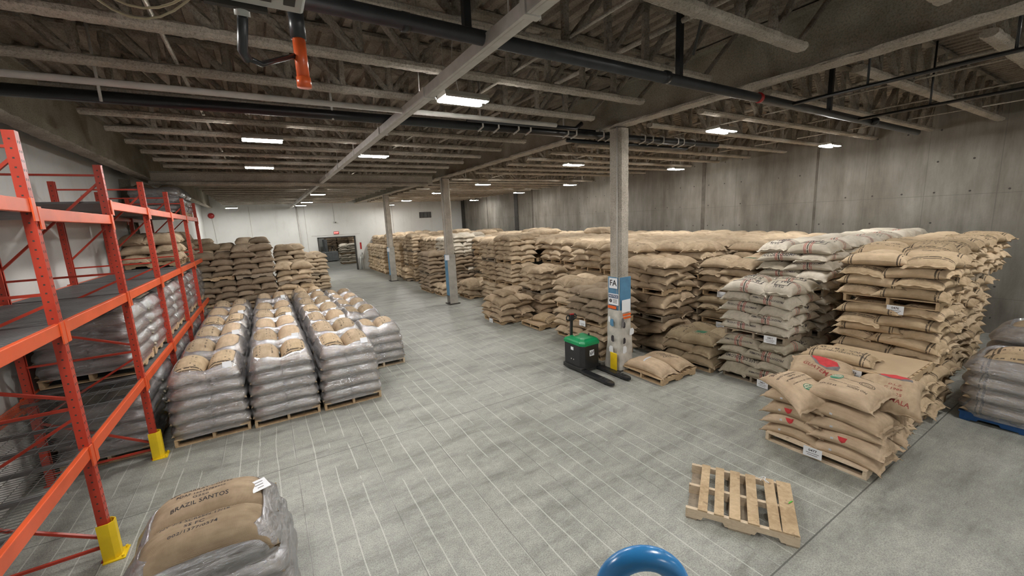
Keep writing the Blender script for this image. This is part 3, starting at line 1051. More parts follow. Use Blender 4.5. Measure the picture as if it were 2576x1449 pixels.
# ------------------------------------------------------------------ pallets
def pallet_parts(lx, ly, h=0.13, seed=0, full=False):
    """stringers run along y (lx wide across); returns list of (part name, mesh builder)"""
    r = random.Random(seed)
    out = []
    nb_ = 7
    bw = 0.1
    boards = []
    for i in range(nb_):
        yy = -ly / 2 + bw / 2 + (ly - bw) * i / (nb_ - 1)
        w_ = bw * (1.35 if i in (0, nb_ - 1) else 1)
        m = MB().box((r.uniform(-.005, .005), yy + r.uniform(-.008, .008), h - 0.008), (lx, w_, 0.016))
        boards.append(m)
    strs = []
    for xx in (-lx / 2 + 0.02, 0, lx / 2 - 0.02):
        m = MB()
        z0, z1, n0 = 0.016, h - 0.016, 0.05
        q = ly / 2
        # notched stringer profile in (y,z)
        prof_ = [(-q, z0), (-q + .17, z0), (-q + .19, n0), (-q + .38, n0), (-q + .40, z0), (q - .40, z0), (q - .38, n0), (q - .19, n0), (q - .17, z0), (q, z0), (q, z1), (-q, z1)]
        m.prism(prof_, xx - 0.02, xx + 0.02, 'x')
        strs.append(m)
    low = []
    for yy in (-ly / 2 + 0.06, 0, ly / 2 - 0.06):
        low.append(MB().box((0, yy, 0.008), (lx, 0.1, 0.016)))
    return boards, strs, low


PAL = {}


def pallet_meshes(lx, ly, matn, seed, turned):
    key = (round(lx, 2), round(ly, 2), matn, seed, turned)
    if key not in PAL:
        a, b_ = (ly, lx) if turned else (lx, ly)
        bo, st, lo = pallet_parts(a, b_, seed=seed)

        def tr(mb):
            if turned:
                mb.v = [(y_, x_, z_) for x_, y_, z_ in mb.v]
            return mb
        dk = MB()
        for m in bo:
            dk.add(tr(m).v, m.f)
        lw = MB()
        for m in lo:
            lw.add(tr(m).v, m.f)
        PAL[key] = (dk.mesh('top_deck', matn), [tr(m).mesh('stringer', matn) for m in st], lw.mesh('bottom_deck', matn))
    return PAL[key]


def put_pallet(x, y, z, lx, ly, label=None, matn='wood', seed=0, turned=True, parent=None, rz=0.0, simple=False, group='wooden pallets under the sack stacks'):
    dk, st, lw = pallet_meshes(lx, ly, matn, seed, turned)
    if parent is None:
        t = empty('wooden_pallet', (x, y, z), rz, label, 'pallet', group)
    else:
        t = link('pallet', dk, parent, (x, y, z), (0, 0, rz))
    if parent is None:
        link('top_deck', dk, t)
        for s_ in st:
            link('stringer', s_, t)
        link('bottom_deck', lw, t)
    else:
        for s_ in st:
            link('stringer', s_, t)
        link('bottom_deck', lw, t)
    return t


# ------------------------------------------------------------------ sacks
def sack_grid(L, W, T, seed, nu=18, nv=13, sag=0.03, lump=1.0, pe=0.48):
    r = random.Random(seed)
    ph = [r.uniform(0, 6.28) for _ in range(12)]
    am = [r.uniform(0.5, 1.0) for _ in range(8)]
    lean = r.uniform(-0.25, 0.25)

    def nz(x, y):
        return (0.35 * sin(9 * x + ph[0]) * sin(7 * y + ph[1]) * am[0] + 0.25 * sin(17 * x + 5 * y + ph[2]) * am[1]
                + 0.18 * sin(26 * y - 8 * x + ph[3]) * am[2] + 0.10 * sin(41 * x + ph[4]) * sin(37 * y + ph[5]))
    tv, bv = [], []
    for i in range(nu + 1):
        s_ = -1 + 2 * i / nu
        u = sin(s_ * pi / 2) * 0.75 + s_ * 0.25
        for j in range(nv + 1):
            q = -1 + 2 * j / nv
            v = sin(q * pi / 2) * 0.75 + q * 0.25
            ex = 1 - 0.075 * (1 - v * v) * abs(u) ** 3
            ey = 1 - 0.10 * (1 - u * u) * abs(v) ** 3
            x = L / 2 * u * ex
            y = W / 2 * v * ey
            pr = max(0.0, 1 - abs(u) ** 3.4) ** pe * max(0.0, 1 - abs(v) ** 2.8) ** pe
            # gathered folds running in from the stitched ends
            fold = 0.010 * lump * abs(u) ** 4 * (1 - 0.5 * abs(v)) * sin(v * 15 + ph[6]) * (1 if abs(u) < 0.999 else 0.6)
            corner = -0.03 * (u * u * v * v)
            n_ = nz(x, y) * 0.022 * lump
            zc = 0.42 * T - sag * (u * u) - sag * 0.5 * v * v * (0.4 + lean * v) + corner
            edge = 0.006 * sin(v * 19 + ph[7]) * (abs(u) > 0.98) + 0.006 * sin(u * 14 + ph[8]) * (abs(v) > 0.98)
            tv.append((x + edge, y, zc + 0.58 * T * pr + n_ * pr + fold))
            bv.append((x + edge, y, max(0.0 - 0.012, zc - 0.46 * T * pr ** 0.9) - 0.004 + fold * 0.5))
    return tv, bv, nu, nv


def sack_mesh(seed, nu=18, nv=13, L=0.74, W=0.50, T=0.20, sag=0.03, lump=1.0, hem=True, pe=0.48):
    tv, bv, nu, nv = sack_grid(L, W, T, seed, nu, nv, sag, lump, pe)
    m = MB()
    n_ = len(tv)
    m.v = tv + bv
    st = nv + 1
    for i in range(nu):
        for j in range(nv):
            a = i * st + j
            m.f.append((a, a + st, a + st + 1, a + 1))
            m.f.append((n_ + a, n_ + a + 1, n_ + a + st + 1, n_ + a + st))
    for i in range(nu):
        for j in (0, nv):
            a = i * st + j
            b_ = a + st
            m.f.append((a, b_, n_ + b_, n_ + a) if j == nv else (a, n_ + a, n_ + b_, b_))
    for j in range(nv):
        for i in (0, nu):
            a = i * st + j
            m.f.append((a, a + 1, n_ + a + 1, n_ + a) if i == 0 else (a, n_ + a, n_ + a + 1, a + 1))
    if hem:
        # stitched hem standing proud of both ends, and a stitched seam down one side
        r = random.Random(seed + 5)
        for i in (0, nu):
            sg = -1 if i == 0 else 1
            base = len(m.v)
            ph = r.uniform(0, 6)
            for j in range(nv + 1):
                p = tv[i * st + j]
                q = 2 * j / nv - 1
                ox = sg * (0.026 + 0.008 * sin(q * 9 + ph) + 0.012 * abs(q) ** 3)
                dz = 0.014 * sin(q * 13 + ph) - 0.008
                m.v += [(p[0], p[1], p[2]), (p[0] + ox, p[1] * 1.03, p[2] + dz), (p[0] + ox, p[1] * 1.03, p[2] + dz - 0.006), (p[0], p[1], p[2] - 0.008)]
            for j in range(nv):
                a = base + j * 4
                for k_ in range(3):
                    m.f.append((a + k_, a + k_ + 1, a + k_ + 5, a + k_ + 4))
    return m


_wm = {}


def wrap_sack(k, mat):
    if k not in _wm:
        _wm[k] = sack_mesh(200 + k, 22, 14, sag=0.012, lump=0.8 if k < 50 else 0.5, hem=False, pe=0.48 if k < 50 else 0.85).mesh('burlap_sack', None, True)
    if (k, mat) not in _wm:
        me = _wm[k].copy()
        me.materials.append(MAT['sack_' + mat])
        _wm[(k, mat)] = me
    return _wm[(k, mat)]


NV = 8
SACKV = []      # mid resolution builders
LOWV = []       # low resolution verts/faces for the mass
for k in range(NV):
    SACKV.append(sack_mesh(100 + k, 20, 13, sag=(0.012, 0.045, 0.03, 0.02, 0.055, 0.035, 0.04, 0.015)[k], lump=(0.8, 1.4, 1.0, 1.6, 1.2, 1.8, 1.0, 1.3)[k]))
    lo_ = sack_mesh(100 + k, 9, 6, sag=(0.012, 0.045, 0.03, 0.02, 0.055, 0.035, 0.04, 0.015)[k], hem=False)
    LOWV.append((lo_.v, lo_.f))
_sm = {}


def sack_me(k, mat):
    if (k, mat) not in _sm:
        if k not in _sm:
            _sm[k] = SACKV[k].mesh('burlap_sack', None, True)
        me = _sm[k].copy()
        me.materials.append(MAT['sack_' + mat])
        _sm[(k, mat)] = me
    return _sm[(k, mat)]


SACKS = []      # records of every loose sack
PALLETS = []


def rec(x, y, z, rz, sx, sy, sz, mat, v, label, rx=0.0, ry=0.0, keep=False, extra=None):
    SACKS.append(dict(p=(x, y, z), r=(rx, ry, rz), s=(sx, sy, sz), mat=mat, v=v, label=label, keep=keep, extra=extra))
    return SACKS[-1]


def stack(name, x0, y0, dx=1.04, dy=1.16, tiers=(5,), t=0.165, mats=('tan',), seed=0, jit=0.022, tilt=0.05, z0=0.0, thick=1.16,
          pal=True, only_top=None, look='', sheet=False, pat=0, wood='wood'):
    r = random.Random(seed * 7 + 3)
    z = z0
    nt = len(tiers)
    tn = ['lowest', 'upper'] if nt == 2 else ['lowest', 'middle', 'top'] if nt == 3 else ['lowest', 'second', 'third', 'top']
    look = look or {'tan': 'tan', 'plain': 'tan', 'gold': 'golden', 'dark': 'dark brown', 'olive': 'olive brown', 'pale': 'pale striped', 'grey': 'grey striped', 'red': 'tan'}[mats[0]]
    for ti, nl in enumerate(tiers):
        if pal and (only_top is None or ti == nt - 1):
            tier_w = ('' if nt == 1 else tn[ti] + ' tier of ')
            PALLETS.append(((x0 + dx / 2, y0 + dy / 2, z, dx * 0.95, dy * 0.95), 'wooden pallet under ' + tier_w + name, r.choice([wood, wood, 'wood_grey']), r.randrange(4)))
        z += 0.13
        mt = mats[ti % len(mats)]
        for li in range(nl):
            if only_top is not None and (ti < nt - 1 or li < nl - only_top):
                z += t
                continue
            fl = (li + ti + pat) % 2
            topmost = li == nl - 1
            for bi, (u0, u1, v0, v1) in enumerate(((0, .42, 0, .60), (0, .60, .60, 1), (.60, 1, .40, 1), (.42, 1, 0, .40))):
                if fl:
                    v0, v1 = 1 - v1, 1 - v0
                lx, ly = (u1 - u0) * dx, (v1 - v0) * dy
                along_y = ly > lx
                cx_, cy_ = x0 + (u0 + u1) / 2 * dx + r.uniform(-jit, jit), y0 + (v0 + v1) / 2 * dy + r.uniform(-jit, jit)
                Ls, Ws = (ly, lx) if along_y else (lx, ly)
                rz = (pi / 2 if along_y else 0) + r.uniform(-0.07, 0.07) + (pi if r.random() < 0.5 else 0)
                side = ('near' if (v0 + v1) / 2 < 0.5 else 'far') + (' aisle' if (u0 + u1) / 2 < 0.5 else ' wall')
                lw = ORD[li] + ' row'
                tw = '' if nt == 1 else tn[ti] + ' tier, '
                ct = 1.0
                if topmost and ti == nt - 1:
                    lw = 'top row'
                    ct = 1.12
                rec(cx_, cy_, z + r.uniform(0, 0.006), rz, Ls * 1.13 / 0.74, Ws * 1.16 / 0.50, t * thick / 0.20 * ct, mt if r.random() < 0.9 else r.choice(mats), r.randrange(NV),
                    '%s sack, %s side, %s, %s%s' % (look, side, lw, tw, name),
                    r.uniform(-tilt, tilt), r.uniform(-tilt, tilt))
            z += t
    return z

# ------------------------------------------------------------------ where the sack stacks stand (x grows to the concrete wall, y away from the viewer)
# nearest loose pile with the printed sacks
PALLETS.append(((6.14, 2.13, 0, 1.0, 1.12), 'wooden pallet under the nearest loose pile of printed sacks', 'wood_pale', 1))
r = random.Random(77)
z = 0.13
for li in range(4):
    for (cx_, cy_, ln, sd) in ((5.92, 1.83, .66, 'near aisle'), (5.92, 2.44, .62, 'far aisle'), (6.42, 1.83, .64, 'near wall'), (6.42, 2.44, .62, 'far wall')):
        ang = pi / 2 if (li % 2 == 0 or cx_ < 6.1) else pi / 2 + 0.15
        rec(cx_ + r.uniform(-.025, .03), cy_ + r.uniform(-.03, .03), z, ang + r.uniform(-.1, .1), ln * 1.10 / .74, .56 / .5, .155 * 1.22 / .2, 'red', [1, 5, 3, 7, 2, 4][r.randrange(6)],
            'tan sack, %s side, %s row up, nearest loose pile of printed sacks' % (sd, ORD[li]), r.uniform(-.06, .06), r.uniform(-.05, .05), keep=True)
    z += 0.152
top_red = rec(6.60, 2.46, 0.80, 1.85, 0.98, 1.06, 1.0, 'red', 0, 'tan sack with a red mountain print lying at the back of the nearest pile', -0.30, -0.05, True, 'guatemala')
top_l = rec(5.87, 2.43, 0.72, 1.08, 1.04, 1.12, 1.05, 'red', 6, 'tan sack with black lettering draped over the far aisle corner of the nearest pile', -0.08, -0.20, True, 'organic')
top_r = rec(6.42, 1.66, 0.78, 0.22, 1.04, 1.25, 1.1, 'red', 2, 'tan sack with a large red and grey emblem, near wall corner of the nearest pile', -0.08, -0.22, True, 'guatemala2')
top_m = rec(5.97, 1.90, 0.83, 1.45, 0.93, 1.22, 1.1, 'red', 0, 'topmost tan sack with two round stamps on the nearest pile', -0.14, 0.03, True, 'usda')

# low pallet with cardboard sheet and one sack
stack('pile with cardboard sheet', 6.78, 1.60, 1.08, 1.14, (4,), 0.168, ('gold',), 5, 0.03, 0.06)
PALLETS.append(((7.33, 2.18, 0.80, 1.06, 1.14), 'wooden pallet carrying the bare cardboard sheet', 'wood', 2))
rec(7.07, 2.42, 0.935, pi / 2 + 0.10, 1.10, 0.95, 0.8, 'gold', 0, 'single golden sack lying flat on the cardboard sheet', 0, 0, True, 'flat')

NEARROW = 'golden pile by the cardboard sheet'
stack('golden pile behind cardboard sheet', 7.98, 1.62, 1.06, 1.18, (4, 5, 4), 0.153, ('gold',), 6, 0.035, 0.09)
xx = 9.08
for i in range(4):
    stack('golden pile %s from cardboard sheet' % ORD[i + 1], xx, 1.86, 1.04, 1.16, (4, 5, 4), 0.158, ('gold',), 20 + i, 0.035, 0.09, only_top=None if i < 3 else 5)
    xx += 1.07

# striped pale sacks
stack('striped pile nearest the aisle', 7.36, 3.28, 1.02, 1.12, (4, 5), 0.178, ('grey', 'pale'), 31, 0.03, 0.08, look='striped')
for i in range(5):
    stack('striped pile %s from aisle' % ORD[i + 1], 8.50 + 1.09 * i, 3.22, 1.04, 1.14, (4, 4, 5), 0.162, ('grey', 'pale', 'pale'), 41 + i, 0.03, 0.08, look='striped', only_top=None if i < 1 else 4)
# green marked low pile, two sack pallet
stack('low pile with green mark', 7.22, 4.52, 1.06, 1.08, (3,), 0.185, ('olive',), 51, 0.03, 0.07, look='olive')
PALLETS.append(((6.49, 5.20, 0, 1.0, 1.0), 'low pallet holding just two sacks in front of the nearest column', 'wood', 0))
rec(6.25, 5.20, 0.13, pi / 2, 1.28, 0.98, 1.05, 'red', 6, 'tan sack with a white tape strip on the two sack pallet', 0, 0, True, 'tape')
rec(6.74, 5.20, 0.13, pi / 2 + 0.02, 1.26, 0.98, 1.0, 'red', 0, 'tan sack with black lettering on the two sack pallet', 0, 0, True, 'letters')
stack('pile behind green marked one', 8.45, 4.50, 1.04, 1.12, (3, 3, 4), 0.172, ('olive', 'olive', 'tan'), 52, 0.03, 0.08)
for i in range(4):
    stack('pile %s behind green mark' % ORD[i + 1], 9.55 + 1.09 * i, 4.45, 1.04, 1.14, (4, 4, 4), 0.165, ('tan',), 55 + i, 0.03, 0.08, only_top=3)
# around the nearest column
stack('pile between jack and column', 6.04, 6.34, 1.04, 1.16, (4, 4), 0.158, ('plain', 'dark'), 61, 0.03, 0.09)
stack('slumped pile right of column', 7.35, 5.78, 1.08, 1.16, (4, 3, 4), 0.158, ('plain', 'plain', 'plain'), 62, 0.06, 0.22)
for i in range(5):
    stack('pile %s past slumped one' % ORD[i + 1], 8.5 + 1.09 * i, 5.70, 1.04, 1.14, (4, 4, 4), 0.168, ('tan',), 63 + i, 0.03, 0.1, only_top=None if i < 1 else 3)
stack('second pile behind jack', 6.6, 7.55, 1.04, 1.16, (4, 4), 0.165, ('tan', 'tan'), 71, 0.04, 0.1)
for i in range(6):
    stack('pile %s behind jack' % ORD[i + 2], 7.75 + 1.09 * i, 6.95 + 0.05 * (i % 2), 1.04, 1.14, (4, 4, 4), 0.168, ('tan',), 72 + i, 0.035, 0.1, only_top=None if i < 1 else 3)
for i in range(6):
    stack('%s pile of third bay' % ORD[i], 7.85 + 1.07 * i, 8.25, 1.04, 1.14, (4, 4, 4), 0.17, ('tan', 'plain', 'tan'), 82 + i, 0.035, 0.1, only_top=None if i < 1 else 3)
# single sack pallet and low loose pile
PALLETS.append(((6.93, 9.75, 0, 0.98, 0.98), 'cardboard covered pallet with one sack, left of the pallet jack', 'wood', 3))
rec(6.95, 9.72, 0.15, pi / 2 + 0.2, 1.05, 1.15, 1.0, 'gold', 6, 'lone tan sack on the cardboard covered pallet left of the pallet jack', 0, 0, True)
stack('low loose pile by lone sack', 5.88, 10.5, 1.14, 1.2, (4,), 0.168, ('plain',), 91, 0.045, 0.15)
rec(6.25, 10.95, 0.84, 0.5, 1.0, 1.0, 0.9, 'plain', 3, 'tan sack thrown across the top of the low loose pile', 0.2, 0.15, True)
rec(6.7, 11.3, 0.84, 2.1, 1.0, 1.0, 0.9, 'plain', 5, 'slanting tan sack on the far corner of the low loose pile', -0.2, 0.2, True)
stack('double pile behind lone sack', 7.25, 10.3, 1.08, 1.18, (4, 4), 0.168, ('plain', 'tan'), 92, 0.04, 0.12)
for i in range(5):
    stack('%s pile of fourth bay' % ORD[i], 8.45 + 1.09 * i, 9.55, 1.04, 1.14, (4, 4, 4), 0.17, ('tan', 'plain', 'tan'), 93 + i, 0.035, 0.1, only_top=None if i < 1 else 3)
for i in range(5):
    stack('%s pile of fifth bay' % ORD[i], 8.5 + 1.09 * i, 10.85, 1.04, 1.14, (4, 4, 4), 0.17, ('tan', 'plain', 'tan'), 103 + i, 0.035, 0.1, only_top=None if i < 1 else 3)
# the long field of stacks up to the far wall
row = 0
yy = 12.2
while yy < 30.6:
    xs = 7.35
    if 14.6 < yy < 17.0:
        xs = 8.2
    if yy > 21:
        xs = 6.95
    i = 0
    while xs + 1.04 < 14.3:
        edge = i < 1
        mm = ('tan', 'plain', 'tan') if (row + i) % 3 else ('gold', 'tan', 'tan')
        if 16.5 < yy < 19.5 and i < 2:
            mm = ('dark', 'dark', 'pale')
        nm = '%s pile in %s far row' % (ORD[i], ORD[row])
        stack(nm, xs, yy, 1.04, 1.14, (4, 4, 4) if (row * 7 + i) % 4 else (4, 4, 5), 0.17, mm, 200 + row * 9 + i, 0.03, 0.1, only_top=None if edge else 2)
        xs += 1.09
        i += 1
    yy += 1.22
    row += 1
stack('low pile right of second column', 6.95, 15.0, 1.3, 1.1, (3,), 0.185, ('tan',), 301, 0.05, 0.16)
stack('brown pile left of second column', 6.25, 17.6, 1.1, 1.5, (4, 5), 0.175, ('dark', 'dark'), 302, 0.03, 0.08)
stack('short pile before brown one', 6.35, 16.5, 0.95, 0.95, (2,), 0.17, ('tan',), 303, 0.03, 0.1)
stack('golden pile behind third column', 6.75, 23.9, 1.1, 1.2, (4, 5), 0.2, ('gold', 'gold'), 304, 0.03, 0.08)
stack('sloping pile beside third column', 6.6, 22.4, 0.95, 1.0, (3,), 0.2, ('gold',), 305, 0.08, 0.2)
for i in range(4):
    stack('%s shaggy pile from doorway' % ORD[3 - i], 6.55, 26.9 + 1.2 * i, 1.05, 1.15, (4, 4), 0.2, ('gold', 'tan'), 306 + i, 0.05, 0.14)

# left side, behind the wrapped loads
for i, (x_, y_, tr_, mt, nm) in enumerate((
        (-2.93, 17.2, (4, 4, 4), ('dark', 'dark', 'tan'), 'dark pile nearest rack end'),
        (-1.98, 15.5, (4, 4, 4), ('dark', 'dark'), 'dark pile just past rack'),
        (-0.92, 15.4, (4, 4, 5), ('dark', 'dark', 'dark'), 'dark pile behind wrapped loads'),
        (0.22, 15.7, (3, 3, 3), ('gold', 'gold', 'tan'), 'golden pile behind wrapped loads'),
        (0.30, 18.6, (4, 4, 4), ('dark', 'dark', 'tan'), 'pale topped pile behind golden one'),
        (1.55, 22.3, (4, 5), ('tan', 'tan'), 'tan pile nearest doorway'),
        (1.55, 24.2, (4, 5), ('tan', 'tan'), 'second tan pile from doorway'),
        (-0.95, 18.9, (4, 5, 5), ('dark', 'dark', 'tan'), 'tan topped pile behind dark one'),
        (-2.1, 18.9, (4, 5, 4), ('dark', 'dark', 'tan'), 'far pile behind rack end'),
        (-2.9, 20.6, (4, 5, 5), ('dark', 'dark', 'tan'), 'far pile against left wall'))):
    stack(nm, x_, y_, 1.06, 1.18, tr_, 0.18, mt, 400 + i, 0.04, 0.10)
# on the rack, middle shelf
stack('nearer pallet on rack shelf', -2.80, 12.4, 1.02, 1.14, (3,), 0.2, ('tan',), 421, 0.02, 0.05, z0=2.455, look='dull tan')
stack('farther pallet on rack shelf', -2.80, 13.95, 1.02, 1.14, (3,), 0.21, ('dark',), 422, 0.02, 0.05, z0=2.455, look='dull brown')
# in the next room
stack('pale pile beyond the doorway', 5.55, 37.6, 1.3, 1.2, (4, 4), 0.18, ('pale',), 431, 0.03, 0.08, look='pale')
for i in range(7):
    for k in range(2):
        stack('%s back pile, %s rank beyond' % (ORD[i], ORD[k]), 3.3 + 1.15 * i if k == 0 else 7.2 + 1.1 * (i % 3), 47.3 if k == 0 else 41.0 + 1.25 * (i // 3), 1.08, 1.18, (4, 5, 5, 4), 0.17, ('tan', 'dark', 'plain', 'dark'), 440 + i * 2 + k, 0.03, 0.08) if (k == 0 or i < 4) else None

# ------------------------------------------------------------------ which sacks show largest from the photograph's side
def rec_matrix(q):
    return Matrix.Translation(q['p']) @ Euler(q['r']).to_matrix().to_4x4() @ Matrix.Diagonal((*q['s'], 1))


import numpy as np
low_v = [np.array(v, dtype=float) for v, f in LOWV]
low_f = [f for v, f in LOWV]
allv, allf, owner = [], [], []
off = 0
for i, q in enumerate(SACKS):
    M = np.array(rec_matrix(q))
    v_ = low_v[q['v']] @ M[:3, :3].T + M[:3, 3]
    q['lv'] = v_
    allv.append(v_)
    allf += [tuple(a + off for a in f) for f in low_f[q['v']]]
    owner += [i] * len(low_f[q['v']])
    off += len(v_)
nfs = len(allf)
# occluders: wall, wrapped loads on the floor, columns
def occl(x0, y0, z0, x1, y1, z1):
    global off
    b_ = MB().box(((x0 + x1) / 2, (y0 + y1) / 2, (z0 + z1) / 2), (x1 - x0, y1 - y0, z1 - z0))
    allv.append(np.array(b_.v))
    allf.extend(tuple(a + off for a in f) for f in b_.f)
    owner.extend([-1] * 6)
    off += 8


occl(XL, YF, 0, DX0, YF + .2, 5)
occl(DX1, YF, 0, XR, YF + .2, 5)
occl(DX0, YF, DH, DX1, YF + .2, 5)
WRAPS = []
for nm, x_, w_, ys, zt_ in (('first', -1.55, 1.0, (7.55, 8.78, 9.98, 11.2, 12.45, 13.75), 1.14), ('second', -0.51, 1.0, (7.52, 8.8, 10.0, 11.2, 12.4, 14.4), 1.14),
                            ('third', 0.54, 1.0, (7.5, 8.72, 9.9, 11.1, 12.3, 13.5, 14.7), 1.14), ('fourth', 1.50, 0.98, (9.12, 11.0, 12.3, 13.5, 14.7), 0.9)):
    for k, y_ in enumerate(ys):
        WRAPS.append((nm, k, x_, y_, w_, 1.12, zt_))
        occl(x_, y_, 0, x_ + w_, y_ + 1.1, zt_ - 0.1)
occl(-1.15, 3.35, 0, -.15, 4.4, .95)
bvh = BVHTree.FromPolygons([tuple(p) for a in allv for p in a.tolist()], allf)
hits = [0] * len(SACKS)
org = Vector((0, 0, 3.2))
fpx = 1018.29
for py in range(2, 1449, 5):
    for px in range(2, 2576, 5):
        d = RM @ Vector((px - 1288, -(py - 724.5), -fpx))
        if py < 460:
            continue
        h = bvh.ray_cast(org, d.normalized(), 80)
        if h[2] is not None:
            o_ = owner[h[2]]
            if o_ >= 0:
                hits[o_] += 1
orderd = sorted(range(len(SACKS)), key=lambda i: -(hits[i] + (1000 if SACKS[i]['keep'] else 0)))
chosen = set(i for i in orderd[:298] if hits[i] > 0 or SACKS[i]['keep'])
print('SACKS total', len(SACKS), 'visible', sum(1 for h in hits if h > 0), 'smallest chosen hits', hits[orderd[297]])
SACKOBJ = {}
for i in sorted(chosen):
    q = SACKS[i]
    o = link('burlap_sack', sack_me(q['v'], q['mat']))
    o.matrix_world = rec_matrix(q)
    tag(o, q['label'], 'sack', 'burlap sacks stacked on pallets')
    SACKOBJ[i] = o
    q['obj'] = o
# everything smaller: one object
mats_ = sorted({q['mat'] for q in SACKS})
rv, rf, rm = [], [], []
o_ = 0
for i, q in enumerate(SACKS):
    if i in chosen:
        continue
    rv.append(q['lv'])
    rf += [tuple(a + o_ for a in f) for f in low_f[q['v']]]
    rm += [mats_.index(q['mat'])] * len(low_f[q['v']])
    o_ += len(q['lv'])
me = bpy.data.meshes.new('sack_mass')
me.from_pydata([tuple(p) for a in rv for p in a.tolist()], [], rf)
me.polygons.foreach_set('material_index', rm)
me.polygons.foreach_set('use_smooth', [True] * len(rf))
mass = link('sack_mass', me)
# far sacks cannot use sack-space prints: plain cloth with the same colours
def mass_cloth(name, a, b):
    k = NT('distant_burlap_' + name)
    P = k.n('ShaderNodeNewGeometry').outputs['Position']
    f = k.noise(P, 5, 4, 0.6)
    f2 = k.noise(P, 1.3, 3, 0.6)
    c = k.ramp(k.math('ADD', k.math('MULTIPLY', f, 0.45), k.math('MULTIPLY', f2, 0.55)), [(0.36, a), (0.64, b)])
    k.color(c)
    k.rough(0.93)
    k.b.inputs['Specular IOR Level'].default_value = 0.15
    k.bump(f, 0.6, 0.02)
    return k.m


for nm in mats_:
    col_ = {'tan': ((0.38, 0.29, 0.20), (0.62, 0.495, 0.355)), 'plain': ((0.32, 0.235, 0.155), (0.52, 0.4, 0.275)), 'gold': ((0.48, 0.36, 0.235), (0.68, 0.53, 0.37)),
            'dark': ((0.22, 0.165, 0.11), (0.35, 0.27, 0.195)), 'olive': ((0.30, 0.23, 0.15), (0.47, 0.37, 0.245)), 'pale': ((0.48, 0.43, 0.35), (0.68, 0.62, 0.53)),
            'grey': ((0.36, 0.315, 0.245), (0.52, 0.465, 0.37)), 'red': ((0.46, 0.33, 0.20), (0.62, 0.45, 0.29))}[nm]
    me.materials.append(mass_cloth(nm, *col_))
tag(mass, 'mass of more distant burlap coffee sacks filling the stacks towards the walls', 'sacks', kind='stuff')
for (p, lb, mt, sd) in PALLETS:
    put_pallet(p[0], p[1], p[2], p[3], p[4], lb, mt, sd % 4)

# ------------------------------------------------------------------ prints on the nearest sacks
def decal(obj, me2, M, mat, name='print', side=None, lift=0.0025, dens=0.028):
    """lay a flat mesh on the sack cloth: side None = from above, else +1/-1 = onto the +y/-y flank (sack space, metres after scale)"""
    bm = bmesh.new()
    bm.from_mesh(me2)
    bmesh.ops.transform(bm, matrix=M, verts=bm.verts)
    bmesh.ops.triangulate(bm, faces=bm.faces)
    for _ in range(4):
        long_ = [e for e in bm.edges if e.calc_length() > dens]
        if not long_ or len(bm.verts) > 6000:
            break
        bmesh.ops.subdivide_edges(bm, edges=long_, cuts=1)
        bmesh.ops.triangulate(bm, faces=bm.faces)
    src = obj.data
    key = src.name
    if key not in _bv:
        _bv[key] = BVHTree.FromPolygons([v.co for v in src.vertices], [p.vertices for p in src.polygons])
    tree = _bv[key]
    sx, sy, sz = obj.scale
    kill = []
    for v in bm.verts:
        if side is None:
            h = tree.ray_cast(Vector((v.co.x / sx, v.co.y / sy, 1)), Vector((0, 0, -1)))
            if h[0] is None:
                kill.append(v)
                continue
            v.co = Vector((h[0].x, h[0].y, h[0].z + lift / sz))
        else:
            h = tree.ray_cast(Vector((v.co.x / sx, side * 1, v.co.y / sz)), Vector((0, -side, 0)))
            if h[0] is None:
                kill.append(v)
                continue
            v.co = Vector((h[0].x, h[0].y + side * lift / sy, h[0].z))
    bmesh.ops.delete(bm, geom=kill, context='VERTS')
    me = bpy.data.meshes.new(name)
    bm.to_mesh(me)
    bm.free()
    me.materials.append(MAT[mat])
    return link(name, me, obj)


_bv = {}


def poly2(pts):
    me = bpy.data.meshes.new('shape')
    me.from_pydata([(a, b_, 0) for a, b_ in pts], [], [tuple(range(len(pts)))])
    return me


def ring2(rx, ry, t_, n_=40, fill=False):
    me = bpy.data.meshes.new('ring')
    if fill:
        vs_ = [(0, 0, 0)] + [(rx * cos(2 * pi * k / n_), ry * sin(2 * pi * k / n_), 0) for k in range(n_)]
        me.from_pydata(vs_, [], [(0, 1 + k, 1 + (k + 1) % n_) for k in range(n_)])
    else:
        vs_ = []
        for k in range(n_):
            a = 2 * pi * k / n_
            vs_ += [(rx * cos(a), ry * sin(a), 0), ((rx - t_) * cos(a), (ry - t_) * sin(a), 0)]
        me.from_pydata(vs_, [], [(2 * k, 2 * ((k + 1) % n_), 2 * ((k + 1) % n_) + 1, 2 * k + 1) for k in range(n_)])
    return me


def T2(x, y, rot=0.0, sc=1.0):
    return Matrix.Translation((x, y, 0)) @ Matrix.Rotation(rot, 4, 'Z') @ Matrix.Scale(sc, 4)


def txt(o, body, size, x, y, rot=0.0, mat='ink_brown', side=None, bold=0.012, name='lettering', sp=1.05):
    return decal(o, text_mesh(body, size, bold=size * bold, spacing=sp), T2(x, y, rot), mat, name, side)


def emblem_mountain(o, x, y, rot, sc):
    decal(o, poly2([(-.16, .02), (-.10, .09), (.12, .10), (.19, .04), (.21, -.03), (.12, -.09), (-.02, -.075)]), T2(x, y, rot, sc), 'print_grey', 'grey_emblem')
    decal(o, poly2([(-.15, .045), (-.09, .095), (.11, .105), (.17, .045), (.10, -.06), (.02, -.065), (-.05, -.02), (-.11, 0.0)]), T2(x, y, rot, sc), 'print_red', 'red_emblem', lift=0.004)


